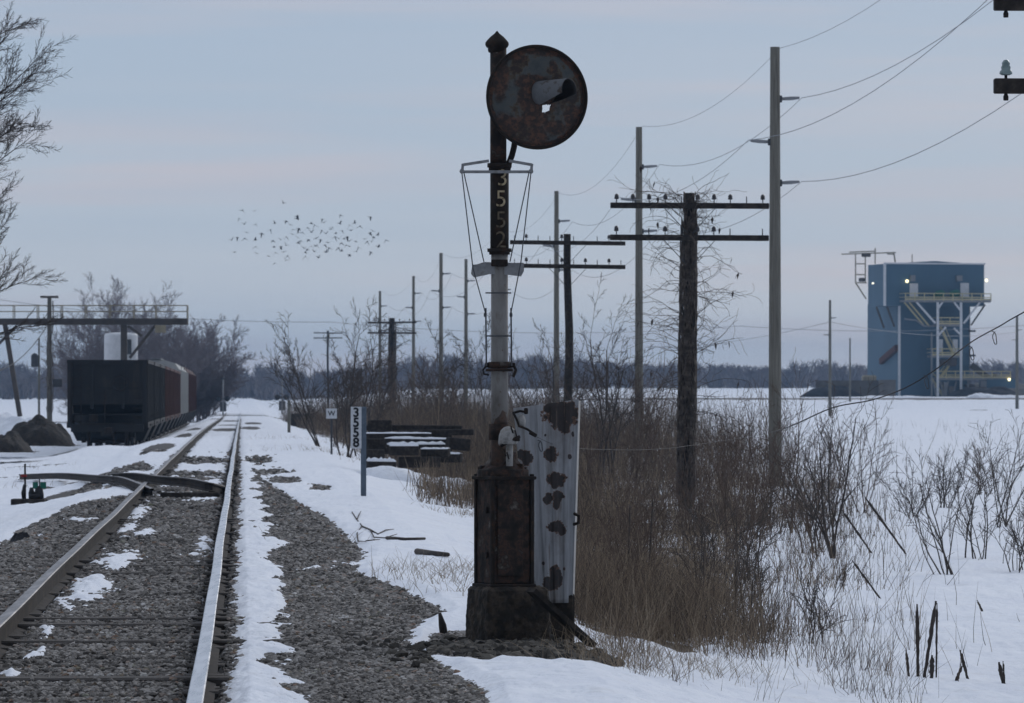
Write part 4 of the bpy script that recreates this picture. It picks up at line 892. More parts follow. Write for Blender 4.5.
def platform(cx0, cx1, cy, depth, rail=True, name='platform', out0=.1, m='galv'):
    a, c = fp(cx0, cy, out0+depth/2), fp(cx1, cy, out0+depth/2); b = MB(); b.bar(a, c, .30, depth) if False else b.box((a+c)/2, ((c-a).length, depth, .32), rz=th); pl = b.build(name, M[m], bl)
    if rail:
        b = MB(); h = 1.05
        for side in (0, 1):
            oo = out0+depth-.05 if side == 0 else out0+.1
            p, q = fp(cx0, cy, oo), fp(cx1, cy, oo)
            if side == 1: continue
            for hh in (.55, 1.08): b.bar(p+Vector((0,0,hh)), q+Vector((0,0,hh)), .12)
            n = max(2, int((q-p).length/1.3))
            for i in range(n+1): w_ = p.lerp(q, i/n); b.bar(w_, w_+Vector((0,0,1.1)), .13)
            b.box((p+q)/2+Vector((0,0,.25)), ((q-p).length, .04, .22), rz=th)
        for cxx in (cx0, cx1):
            p, q = fp(cxx, cy, out0), fp(cxx, cy, out0+depth-.05)
            for hh in (.55, 1.08): b.bar(p+Vector((0,0,hh)), q+Vector((0,0,hh)), .07)
        b.build('railing', M['yellow'], pl)
    return pl
platform(291, 614, 264, 2.6); platform(416, 506, 353, 2.4); platform(395, 506, 468, 2.4); platform(412, 690, 551, 2.4)
def strut(pts, w, m, name, outs=None):
    b = MB(); q = [fp(x, y, (outs[i] if outs else 2.4)) for i, (x, y) in enumerate(pts)]
    for i in range(len(q)-1): b.bar(q[i], q[i+1], w)
    return b.build(name, M[m], bl)
for x in (415, 503): strut([(x,266),(x,622)], .34, 'white', 'column')
for x in (392, 530): strut([(x, 380 if x < 400 else 551),(x,622)], .22, 'galv', 'column')
for pts in ([(335,268),(406,346)], [(574,268),(513,346)], [(434,266),(417,290)], [(476,268),(500,296)], [(445,360),(418,390)], [(476,364),(502,388)]): strut(pts, .24, 'white', 'diagonal_brace')
for pts in ([(205,285),(251,362)], [(245,285),(290,356)], [(612,275),(562,352)]): strut(pts, .22, 'steelbrown', 'diagonal_brace', [.0,-2.0] if pts[0][0] < 300 else [.5,.1])
for pts in ([(300,268),(372,352)], [(318,268),(395,358)]): strut(pts, .2, 'yellow', 'stair', [1.2,1.2])
strut([(300,330),(345,335),(372,356),(415,356)], .2, 'galv', 'stair', [1.3]*4)
for y0, y1, xa, xb in ((353,468,432,486),(468,551,490,430),(551,620,400,450)):
    strut([(xa,y0),(xb,y1)], .34, 'yellow', 'stair', [1.4,1.4]); strut([(xa,y0-26),(xb,y1-26)], .08, 'yellow', 'stair_rail', [1.8,1.8])
for x0, x1, y0, y1 in ((432,446,405,455),(484,502,405,455)):
    b = MB(); a = fp((x0+x1)/2, (y0+y1)/2, 1.0); b.box(a, ((x1-x0)*s4*bk, .3, (y1-y0)*s4*bk), rz=th); b.build('panel', M['white'], bl)
for cx, cy in ((432,238),(488,236)):
    b = MB(); b.smooth = True; a = fp(cx, cy, 1.5); b.lathe([(.0,-.8),(.42,-.75),(.55,-.3),(.55,.4),(.3,.7),(0,.75)], 12, a, Matrix.Rotation(R(80), 3, 'Y')); b.build('motor', M['green'], bl)
b = MB(); a = fp(455, 490, 1.5); b.box(a, (2.4,1.2,.9), rz=th, bev=.15); b.box(a+Vector((.9,0,.1)), (1.2,1.0,1.3), bev=.2); b.build('motor', M['steelbrown'], bl)
for cx in (398, 425, 455, 485): strut([(cx,560),(cx+(12 if cx < 450 else -12),620)], .16, 'galv', 'diagonal_brace')
b = MB(); b.bar(o1+uy*7.2-ux*.25+Vector((0,0,bcz(486))), o1+uy*.4-ux*.25+Vector((0,0,bcz(436))), .55, .85); b.build('chute', M['carred'], bl)
b = MB(); b.box(fp(660,568,1.0), (4.8,3,1.3), rz=th); b.build('blue_annex', M['blue'], bl)
for cx, w_, h_, mt in ((445,.5,2.2,'galv'),(470,.8,1.6,'palewall'),(540,1.3,1.9,'steelbrown'),(590,1.0,2.4,'galv'),(634,.3,3.4,'steelbrown'),(688,.25,3.2,'galv')):
    b = MB(); a = fp(cx, 612, 2.0); b.box(a+Vector((0,0,h_/2-.3)), (w_,.8,h_), rz=th, bev=.05); b.build('ground_equipment', M[mt], bl)
b = MB(); b.bar(fp(556,500,1.0), fp(628,556,1.2), .45, .8); b.build('conveyor', M['steelbrown'], bl)
for cy in (373, 464): b = MB(); b.box(fp(572,cy,-.5), (1.0,.5,.28)); b.build('bracket', M['wire'], bl)
b = MB()      # hoist frame on the left of the roof
fpp = lambda x, y: fp(x, y, -2.5)
for pts in ([(95,90),(300,82)], [(148,85),(148,195)], [(185,85),(185,195)], [(148,195),(190,195)], [(148,195),(188,255)], [(222,66),(222,125)], [(292,80),(298,118)], [(148,125),(185,125)], [(148,165),(185,165)], [(268,88),(292,88)], [(125,82),(225,78)]):
    b.bar(fpp(*pts[0]), fpp(*pts[1]), .17)
b.bar(fpp(362,88), fpp(362,118), .12); b.build('hoist_frame', M['yellowdull'], bl)
b = MB(); b.box(fpp(188,93), (1.3,.7,.5), bev=.1); b.box(fpp(172,184), (.9,.6,.55), bev=.1); b.build('hoist_motor', M['steelbrown'], bl)
for cx, cy, r, out, mt in ((316,190,.24,.5,'lamp'),(211,197,.14,-2.2,'spot'),(620,185,.22,.2,'lamp'),(682,553,.22,2.8,'lamp')):
    b = MB(); b.smooth = True; b.lathe([(.0,-r),(r*.7,-r*.7),(r,0),(r*.7,r*.7),(0,r)], 12, fp(cx, cy, out)); b.build('lit_lamp', M[mt], bl)
# low walls, heaps and sheds round the building
XB = lambda cx: ((820+cx*s4)-CX)*bk
def gq(x, Y): return float(gz(uof(x, Y), Y))
b = MB(); b.box((0,0,1.1), (XB(262)-XB(-25), .5, 2.6)); 
for i in range(7): b.box((XB(-20+i*42)-XB(118), -.3, 1.1), (.3,.2,2.55))
o = b.build('storage_wall', M['palewall'], None); o.location = ((XB(118)), BY-6, gq(XB(118), BY-6)); tag(o, 'long low grey-brown storage wall left of the blue building', 'wall')
def heap(name, c, rx, ry, h, mt, label, cat, seed, n=26, rough=.25):
    V = []; Fq = []
    for j in range(n+1):
        for i in range(n+1):
            x = -1.15+2.3*i/n; y_ = -1.15+2.3*j/n; d2 = x*x+y_*y_
            nz_ = float(fbm(np.array(x*2.2+seed), np.array(y_*2.2), seed, 4)); z = h*(max(0, 1-d2)**.62)*(1+rough*nz_*2)-.1*h*(d2 > 1)+rough*.12*h*nz_
            V.append((x*rx, y_*ry, z-.05))
    for j in range(n):
        for i in range(n): a = j*(n+1)+i; Fq.append((a, a+1, a+n+2, a+n+1))
    o = raw_mesh(name, V, Fq, mt, False); o.location = c; return tag(o, label, cat)
heap('coal_heap', (XB(28), BY-10, gq(XB(28), BY-10)), 4.6, 3, 1.7, M['coal'], 'black coal heap against the low storage wall left of the blue building', 'heap', 3)
heap('coal_heap', (XB(598), BY-4, gq(XB(598), BY-4)), 5.5, 3, 1.5, M['coal'], 'dark coal heap at the foot of the blue building on its right side', 'heap', 7)
heap('gravel_heap', (XB(700), BY+8, gq(XB(700), BY+8)), 9, 5, 1.9, M['palewall'], 'grey heap to the right of the blue annex', 'heap', 9)
b = MB(); b.box((0,0,2.0), (2.0,2,2.2), bev=.2); b.box((.3,0,.7), (2.4,1.8,.9)); o = b.build('yellow_loader', M['yellowdull'], None); o.location = (XB(176), BY-3, gq(XB(176), BY-3)); tag(o, 'dull yellow machine behind the storage wall beside the blue tower', 'loader')
b = MB(); b.box((0,0,1.2), (2.2,3,2.6)); o = b.build('shed', M['palewall'], None); o.location = (XB(232), BY-8.5, gq(XB(232), BY-8.5)); tag(o, 'small dark shed at the left foot of the blue tower', 'shed')
for k, (cx, Yd, rx, h) in enumerate(((110,660,3.5,.35),(215,664,2.6,.45),(330,660,4,.4),(598,662,2.2,.8),(640,665,3,.45),(700,660,2.5,.5),(745,664,3,.5))):
    x = ((820+cx*s4)-CX)*Yd/F; heap('snow_bank', (x, Yd, gq(x, Yd)-.05), rx, 2, h, M['snow'], 'ploughed snow bank along the far road before the blue building', 'snow bank', 20+k)['group'] = 'snow banks by the far road'

# ================================================================== small railway things
mp_ = gpp(363.5, 500); mt_ = empty('milepost', mp_, .05, 'white milepost plate with 3558 on a bluish steel post beside the track', 'milepost')
k_ = mp_.y/F; Hm = (500-411)*k_
b = MB(); b.box((0,0,Hm/2-.1), (.085,.04,Hm+.2), bev=.004); b.box((-.04,-.02,Hm/2), (.012,.05,Hm)); b.box((.04,-.02,Hm/2), (.012,.05,Hm)); b.build('post', M['galvblue'], mt_)
b = MB(); b.box((-.125,-.055,Hm-.35), (.18,.01,.70), bev=.004); pl = b.build('plate', M['signwhite'], mt_)
for i, ch in enumerate('3558'): text_mesh('digit', ch, .215, M['ink'], pl, (-.125,-.0635,Hm-.10-.168*i), .002, bold=.007)
q = gpp(331.5, 457); wp = empty('whistle_post', q, .05, 'small white whistle sign with a W on a thin dark post', 'sign'); k_ = q.y/F; Hm = (457-411)*k_
b = MB(); b.box((0,.02,Hm/2-.1), (.06,.03,Hm+.15)); b.build('post', M['wire'], wp); b = MB(); b.box((0,-.01,Hm-.15), (.31,.012,.29), bev=.003); pl = b.build('plate', M['signwhite'], wp); text_mesh('letter', 'W', .2, M['ink'], pl, (0,-.019,Hm-.15), .002, bold=.004)
q = gpp(289, 434); k_ = q.y/F; b = MB(); b.box((0,0,(434-404)*k_/2), (.13,.13,(434-404)*k_+.2), bev=.01); o = b.build('marker_post', M['woodgrey'], None); o.location = q; tag(o, 'plain pale wooden post by the far brush', 'post')
def crossing_signal(px, Y, top, base, label, arm=True):
    X = (px-CX)*Y/F; zb = CZ+(HY-base)*Y/F; t = empty('crossing_signal', (X, Y, zb), 0, label, 'crossing signal', 'level crossing signals'); k = Y/F; H = (base-top)*k
    b = MB(); b.smooth = True; b.tube([(0,0,-.3),(0,0,H)], .075, 8); b.build('mast', M['galv'], t); b = MB(); b.smooth = True; b.lathe([(.16,H-.02),(.17,H+.08),(.08,H+.2),(0,H+.22)], 12); b.build('bell', M['wire'], t)
    z = H*.40
    b = MB(); b.bar((-.55,-.05,z), (.55,-.05,z), .07); b.build('lamp_arm', M['wire'], t)
    for s in (-.42, .42): b = MB(); b.smooth = True; b.lathe([(.26,-.02),(.26,.02),(.1,.14),(0,.16)], 16, (s,-.12,z), Matrix.Rotation(R(-90), 3, 'X')); b.build('lamp_unit', M['ink'], t)
    b = MB(); b.box((0,.3,.5), (.6,.5,.9), bev=.03); b.build('control_box', M['wire'], t)
    return t
crossing_signal(282, 470, 377, 411, 'distant crossing signal with round black lamp units right of the track')
t = crossing_signal(223, 480, 379, 412, 'distant crossing signal against the dark trees left of the track')
for i in (0, 1, 2, 3):
    pass
b = MB(); b.bar((0,0,0), (3.8,0,.08), .09); o = b.build('crossing_gate_arm', M['wirelight'], None); o.location = P(286, 397, 472); tag(o, 'thin crossing gate arm level beside the far crossing signal', 'gate arm')
# switch stand
q = gpp(31, 505); k_ = q.y/F; sw = empty('switch_stand', q, .0, 'low black switch stand with green target and red-tipped mast in the snow', 'switch stand'); sx_ = lambda px: (px-31)*k_; sz_ = lambda py: (505-py)*k_
b = MB(); b.box((sx_(29),0,.03), (.62,.55,.12), bev=.01); b.build('base_timber', M['wooddark'], sw)
b = MB(); b.smooth = True; b.lathe([(.085,.08),(.09,.16),(.07,.28),(.03,.33)], 12, (sx_(39),0,0)); b.lathe([(.055,.08),(.06,.2),(.03,.3)], 12, (sx_(31.5),0.02,0)); b.box((sx_(35),0,.13), (.22,.2,.10), bev=.02); b.tube([(sx_(24),0,.06),(sx_(23),0,.2),(sx_(25),0,.35)], .035, 8); b.build('stand_body', M['ink'], sw)
b = MB(); b.tube([(sx_(25.2),0,.05),(sx_(25),0,sz_(465))], .018, 8); b.build('mast', M['rustdark'], sw)
b = MB(); b.box((sx_(24),-.03,sz_(477)), (.12,.03,.05), bev=.012); b.build('red_tip', M['redp'], sw)
b = MB(); b.tube([(sx_(39.5),0,.28),(sx_(39.5),0,sz_(480))], .012, 6); b.build('target_staff', M['ink'], sw)
b = MB(); b.box((sx_(35.6),-.03,sz_(486.5)), (.10,.012,.12), bev=.003); b.box((sx_(43.4),-.03,sz_(486.5)), (.11,.012,.12), bev=.003); b.build('green_target', M['green'], sw)
b = MB(); b.box((sx_(47),0.05,.04), (.25,.06,.05)); b.build('throw_rod', M['rustdark'], sw)
q = gpp(21, 542); heap('dark_boulder', q-Vector((0,0,.03)), .16, .15, .20, M['coal'], 'dark rounded lump of rock in the snow at the left edge of the gravel', 'boulder', 4, 14)
# black dirt pile with snow at the left
q = gpp(30, 444); q.y = 190; 
for (px, py, Y, rx, h, lb, mt) in ((40,442,190,1.25,.82,'heap of black dirt half covered by snow beside the black freight car','dirt'),(5,449,178,.95,.55,'low brushy brown dirt mound at the left edge of the picture','dirt')):
    X = (px-CX)*Y/F; zg = CZ+(HY-py)*Y/F; o = heap('dirt_pile', (X, Y, zg), rx, 1.6, h, M[mt], lb, 'dirt pile', int(px)+1, 30, .4)
X = (20-CX)*196/F; o = heap('snow_bank', (X, 196, CZ+(HY-440)*196/F), 1.75, 1.6, .98, M['snow'], 'snow heaped behind the black dirt pile by the freight car', 'snow bank', 31, 30, .3)
# fallen branch, sticks and stump on the snow
def log(pts, r, label, name='log', cat='log', m='bark'):
    b = MB(); b.smooth = True; q = [gpp(*p) if len(p) == 2 else gpp(p[0], p[1], p[2]) for p in pts]; rs = [r*(1-.35*i/max(1, len(q)-1)) for i in range(len(q))]; o0 = q[0].copy(); b.tube([p+Vector((0,0,r*.8))-o0 for p in q], rs, 8); o = b.build(name, M[m], None); o.location = o0; return tag(o, label, cat)
br = log([(378,540),(370,536),(362,531),(357,524),(352,517)], .012, 'thin forked fallen branch curling over the snow', 'fallen_branch', 'branch')
for pts in ([(370,536),(374,543),(385,544),(397,541)], [(362,531),(357,538),(358,545),(366,548)], [(357,524),(359,520),(361,517)], [(378,540),(386,537),(394,535)], [(366,547),(374,548),(380,545)]):
    b = MB(); q = [gpp(*p)+Vector((0,0,.015))-br.location for p in pts]; b.tube(q, [.008]*(len(q)-1)+[.004], 6); b.build('side_branch', M['bark'], br)
log([(387,545),(405,546.5),(425,546)], .022, 'short dark stick lying on the snow by the forked branch')
log([(417,559.5),(432,561.5),(448,564)], .035, 'thick dark log lying on the snow right of the forked branch')
q = gpp(445, 636); o = MB(); o.smooth = True; o.tube([(0,0,-.05),(-.02,0,.08),(-.04,.01,.17)], [.035,.03,.012], 7); o = o.build('stump', M['wooddark'], None); o.location = q; tag(o, 'small broken stump sticking up beside the signal foundation', 'stump')
q = gpp(214, 652); b = MB(); b.box((0,0,.03), (.22,.30,.04), bev=.008); b.box((.02,.02,.055), (.12,.2,.03), rz=.4, bev=.006); o = b.build('wood_scrap', M['wooddark'], None); o.location = q; o.rotation_euler = (R(6),R(-8),.15); tag(o, 'dark splintered board lying on the gravel near the right rail', 'board')

# ================================================================== timber pile
TYp = 116.0; tk_ = TYp/F; tb = lambda px, py, Y=TYp: P(px, py, Y)
gzp = gz
tl = [ # (px0, px1, py, Y, height px, yaw, tilt, label, snow depth)
 (366,462,428,118.8,6,.03,.010,'topmost long dark timber across the back of the timber pile',0),(398,474,432.5,118.2,6,-.05,-.012,'second long dark timber, sticking out at the right of the pile',.0),
 (362,432,437,118.0,8,.10,.0,'dark timber near the top of the pile with a thin line of snow',.025),(384,455,441,117.4,5,-.08,.008,'dark timber in the middle of the pile under a long strip of snow',.045),
 (363,392,444,117.2,11,.45,.0,'thick black timber end at the upper left of the pile',.0),(386,446,446.5,116.6,5,.12,-.006,'timber capped with white snow at the middle right of the pile',.06),
 (389,419,450.5,115.4,10,.04,.0,'short brown timber with a square end, under the snow-capped one',.05),(421,450,452.5,116.0,8,-.25,.0,'short dark timber right of the square-ended brown one',.03),
 (364,384,456,116.6,13,-.35,.0,'dark block wedged under the left side of the timber pile',.0),(366,396,466,114.2,10,.16,.02,'low front timber of the pile under a thick slab of snow',.09),
 (446,470,444,117.0,12,.5,.10,'jumbled dark timber at the right end of the pile',.0),(436,462,458,116.6,9,-.3,.0,'dark timber low at the right of the pile in the weeds',.04),(398,440,462,115.8,11,.2,.0,'dark bottom timber in the middle of the pile',.0),(368,392,437,118.6,34,.0,.0,'dark upright block at the left rear of the pile',.0),(430,452,447,118.6,30,.1,.0,'dark upright block at the right rear of the pile',.0)]
for px0, px1, py, Y, hp, yw, ti, lb, sn_ in tl:
    a, c = P(px0, py, Y), P(px1, py, Y); h = hp*Y/F; b = MB(); b.box((0,0,0), ((c-a).length, .22, h), bev=.02); o = b.build('timber', M['wooddark'], None); o.location = (a+c)/2; o.rotation_euler = (0, ti, yw); tag(o, lb, 'timber', 'timbers stacked in the pile beside the track')
    if sn_:
        L_ = (c-a).length; n_ = 14; b = MB(); b.smooth = True; vs = []; fs = []; r_ = random.Random(int(px0))
        for i in range(n_+1):
            x = -L_/2*.97+L_*.97*i/n_; hh = sn_*r_.uniform(.45, 1.15)*(.3 if i in (0, n_) else 1)
            vs += [(x,-.125,h/2-.012),(x,-.10,h/2+hh*.8),(x,.0,h/2+hh),(x,.10,h/2+hh*.8),(x,.125,h/2-.012)]
        for i in range(n_):
            for q in range(4): fs.append((i*5+q, i*5+q+1, i*5+q+6, i*5+q+5))
        b.add(vs, fs); s_ = b.build('snow_cap', M['snow'], o)
for k, (px, py, Y, rx, h) in enumerate(((384,474,113.2,.85,.30),(405,468,114.3,.8,.22),(445,470,113.6,.8,.22))):
    pz_ = P(px, py, Y); pz_.z = float(gz(uof(pz_.x, Y), Y))+.05; heap('snow_bank', pz_, rx, .9, h+.04, M['snow'], ['snow slab drifted over the front of the timber pile','snow drift under the square-ended brown timber','snow drift at the right front of the timber pile'][k], 'snow bank', 40+k, 22, .2)
for k, (px, Y, w_, h_) in enumerate(((303,330,1.6,1.0),(312,325,1.9,.85))):
    b = MB(); b.box((0,0,h_/2), (w_,.8,h_), rz=.1, bev=.03); o = b.build('timber_stack', M['wooddark'], None); o.location = P(px, 391+1.9*F/Y, Y)
    o.location.z = float(gz(uof(o.location.x, Y), Y)); tag(o, ['dark squared timber stack half hidden by far brush near the marker post','darker lower timber stack beside the far brush'][k], 'timber stack')
# ================================================================== weeds and brush
def weeds(name, u, Y, h, seed, m, r0=.0035, lean=.22, tint=None, segs=3, droop=0.0, az=None, z0=0):
    g_ = np.random.default_rng(seed); n = len(u); p = np.stack([u-TANV*Y, Y, gz(u, Y)-.03+z0], 1)
    a = g_.uniform(0, 2*np.pi, n) if az is None else az; l = np.abs(g_.normal(0, lean, n))*np.where(g_.random(n) < .12, 2.2, 1)
    d = np.stack([np.cos(a)*l, np.sin(a)*l, np.ones(n)], 1); A = []; B = []; ra = []; rb = []
    rr = r0*g_.uniform(.6, 1.5, n)*np.clip(Y/45, .8, 2.2)
    for i in range(segs):
        dn = d/np.linalg.norm(d, axis=1, keepdims=True); q = p+dn*(h/segs)[:, None]
        A.append(p); B.append(q); ra.append(rr*(1-.8*i/segs)); rb.append(rr*(1-.8*(i+1)/segs)); p = q
        d = d+np.stack([np.cos(a), np.sin(a), np.zeros(n)], 1)*(droop+g_.normal(0, .10, n))[:, None]+g_.normal(0, .10, (n, 3)); d[:, 2] -= droop*.6*i
    V, Q = seg_arrays(np.concatenate(A), np.concatenate(B), np.concatenate(ra), np.concatenate(rb), 3)
    t = (g_.random(n) if tint is None else tint)
    col_ = np.repeat(np.tile(t, segs), 6)
    o = raw_mesh(name, V, Q, m, True, colors=col_); return tag(o, kind='stuff')
uu = []; YY = []; DN = []
for y0, y1, dens in ((32.8,48,560),(48,64,310),(64,90,130),(90,130,66),(130,250,30)):
    n = int(dens*(y1-y0)*9); u = rng.uniform(2.4, 2.5+9+(4 if y0 > 80 else 0), n); Y = rng.uniform(y0, y1, n)
    bw = brush_w(Y); bl_ = brush_l(Y)
    cl = fbm(u/.55, Y/.9, 8, 3)+.35*fbm(u/2.1, Y/3.5, 12, 2); edge = sstep(bl_, bl_+.6, u)*(sstep(bw+1.4, bw-3.0, u)*.8+.2*sstep(bw+.2, bw-1.5, u))
    k = (rng.random(n) < np.clip(.34+2.2*cl-.55*(1-edge), .004, 1)*edge) & (u-TANV*Y < .13*Y)
    k &= ~((np.abs(u-2.0) < .62) & (np.abs(Y-36.4) < 1.3))
    uu.append(u[k]); YY.append(Y[k]); DN.append((cl[k] > .0)*(edge[k] > .72)*(u[k] < bl_[k]+(bw[k]-bl_[k])*.62))
u = np.concatenate(uu); Y = np.concatenate(YY); n = len(u); DN = np.concatenate(DN)
h = (.30+.75*rng.random(n)**1.5)*(.8+.5*fbm(u/1.1, Y/2, 33, 2))*np.interp(Y, [35,45,60,100,250], [.80,.95,1.1,1.2,1.1])
pxn = CX+(u-TANV*Y)*F/Y; h = h*np.where((np.abs(pxn-684) < 30) & (Y < 97) & (Y > 58), .78, 1)
tn_ = np.clip(.48-.12*sstep(50, 85, Y)+.65*fbm(u/.8, Y/1.5, 52, 3)+.20*rng.normal(size=n), 0, 1)
weeds('undergrowth', u, Y, h, 4, M['weed'], r0=.0027, tint=tn_, lean=.42, droop=.05)
k = (rng.random(n) < .9) & (DN > 0); zz = h[k]*rng.uniform(.15, .8, k.sum())
weeds('brush_twigs', u[k]+rng.normal(0, .1, k.sum()), Y[k]+rng.normal(0, .15, k.sum()), h[k]*rng.uniform(.2, .55, k.sum()), 44, M['weed'], r0=.0019, lean=1.3, tint=np.clip(tn_[k]-.05, 0, 1), z0=zz)
# the hedge of brown brush farther down the line
n3 = 64000; Yb = 125+rng.random(n3)**1.3*330; ub_ = rng.uniform(3.4, 19, n3); kk_ = (rng.random(n3) < np.clip(.50+1.5*fbm(ub_/2.2, Yb/9, 63, 3), .03, 1)) & ((ub_ > 4.2) | (Yb > 230)) & (rng.random(n3) < sstep(840, 660, CX+(ub_-TANV*Yb)*F/Yb+60*fbm(ub_/1.5, Yb/20, 66, 2))*.95+.012); ub_ = ub_[kk_]; Yb = Yb[kk_]
hb = (.8+2.3*rng.random(len(ub_))**1.5)*(.75+.6*fbm(ub_/2, Yb/8, 64, 2))
weeds('far_brush', ub_, Yb, hb, 47, M['weed'], r0=.0030, lean=.35, tint=np.clip(.30+.22*rng.normal(size=len(ub_)), 0, 1))
kk_ = rng.random(len(ub_)) < .9
weeds('far_brush_twigs', ub_[kk_]+rng.normal(0, .2, kk_.sum()), Yb[kk_], hb[kk_]*rng.uniform(.2, .5, kk_.sum()), 48, M['weed'], r0=.0022, lean=1.1, tint=np.clip(.3+.2*rng.normal(size=kk_.sum()), 0, 1), z0=hb[kk_]*rng.uniform(.2, .85, kk_.sum()))
# shorter matted grass under it, and the pale tufts on the snow
k = (rng.random(n) < .8) & (DN > 0); u2 = u[k]+rng.normal(0, .12, k.sum()); Y2 = Y[k]+rng.normal(0, .15, k.sum())
weeds('dry_grass', u2, Y2, .10+.28*rng.random(k.sum()), 6, M['weed'], r0=.003, lean=.8, droop=.35, tint=np.clip(.55+.25*rng.normal(size=k.sum()), 0, 1))
uu = []; YY = []
for (px, py, s, c) in ((395,578,.22,60),(415,574,.22,60),(448,583,.2,80),(466,577,.2,90),(430,592,.15,30),(470,590,.2,70),(455,600,.12,40),(405,585,.2,40),(340,545,.3,14),(385,470,.5,90),(440,478,.6,220),(455,500,.5,160),(420,484,.5,90),(470,520,.4,160),(398,462,.5,60),(360,436,1,40),(612,668,.25,160),(640,676,.2,120),(590,664,.2,70),(625,655,.2,60),(600,650,.25,160),(650,664,.3,160),(690,676,.3,120),(720,684,.3,90),(35,470,.6,30),(15,455,1,40),(55,448,1,60),(8,490,.5,24),(290,440,1.2,90),(315,452,1.0,120),(345,458,.6,70)):
    p = gpp(px, py); uu.append(uof(p.x, p.y)+rng.normal(0, s, c)); YY.append(p.y+rng.normal(0, s*2.2, c))
u = np.concatenate(uu); Y = np.concatenate(YY)
weeds('pale_grass', u, Y, .10+.26*rng.random(len(u)), 9, M['weed'], r0=.0026, lean=.6, droop=.3, tint=np.clip(.8+.15*rng.normal(size=len(u)), 0, 1))
# thick brown weeds between the timber pile and the signal
n = 9000; Y = rng.uniform(88, 128, n); px = rng.uniform(402, 600, n); X = (px-CX)*Y/F; u = uof(X, Y)
k = (u > 3.2+.5*fbm(u/.4, Y/3, 15, 2)) & (rng.random(n) < np.clip(.35+1.7*fbm(u/.5, Y/1.5, 14, 3), .02, 1)*sstep(402, 432, px)) & ~((px < 476) & (Y > 110) & (rng.random(n) < .95))
weeds('brown_weeds', u[k], Y[k], .25+.65*rng.random(k.sum()), 15, M['weed'], tint=np.clip(.50+.2*rng.normal(size=k.sum()), 0, 1), lean=.25)
# tan weeds at the near edge of the brush, thinning into the snow
n = 6000; Y = rng.uniform(36.6, 46, n); px = rng.uniform(578, 800, n); X = (px-CX)*Y/F; u = uof(X, Y)
k = (rng.random(n) < np.clip(.20+2.1*fbm(u/.3, Y/.8, 19, 3), .01, 1)*sstep(830, 620, px)*sstep(570, 600, px+8*(Y-38)))
weeds('tan_weeds', u[k], Y[k], .22+.60*rng.random(k.sum())**1.4, 18, M['weed'], r0=.0026, tint=np.clip(.46+.30*rng.normal(size=k.sum()), 0, 1), lean=.55, droop=.10)
# specks of dead weed over the snowfield
n = 2600; Y = rng.uniform(36, 330, n); px = rng.uniform(560, 1060, n); X = (px-CX)*Y/F; u = uof(X, Y); k = rng.random(n) < np.clip(.2+1.4*fbm(u/2, Y/5, 77, 3), 0, 1)
weeds('field_weeds', u[k], Y[k], .15+.55*rng.random(k.sum()), 17, M['weed'], lean=.3, tint=np.clip(.25+.2*rng.normal(size=k.sum()), 0, 1))

# ------------------------------------------------------------------ shrubs and saplings, each a thing of its own
def shrub(name, px, Y, H, nst, label, cat='shrub', spread=.45, lev=2, r=.014, m='barkred', kids=1.15, seed=1, dirx=0, group=None, steps=7, ratio=.52, lift=(.04,.05,.03), wander=.10, rmin=.003):
    X = (px-CX)*Y/F; S = Segs(); rd = random.Random(seed*131+7)
    o = dict(steps=steps, wander=wander, lift=lift, kids=kids, spread=.62, ratio=ratio, rratio=.55, start=.18, rmin=max(rmin*.9, .000036*Y))
    for i in range(nst):
        a = rd.random()*6.283; t = rd.uniform(.1, 1)*spread
        grow(S, rd, (rd.gauss(0, .10), rd.gauss(0, .10), -.05), (math.cos(a)*t+dirx, math.sin(a)*t, 1), H*rd.uniform(.6, 1.05), r*rd.uniform(.6, 1.15), lev, o)
    ob = S.build(name, M[m]); ob.location = (X, Y, float(gz(uof(X, Y), Y))); return tag(ob, label, cat, group)
GA = 'leafless saplings along the right of the track'; GB = 'leafless brush bushes right of the signal'; GC = 'leafless shrubs on the open snow'
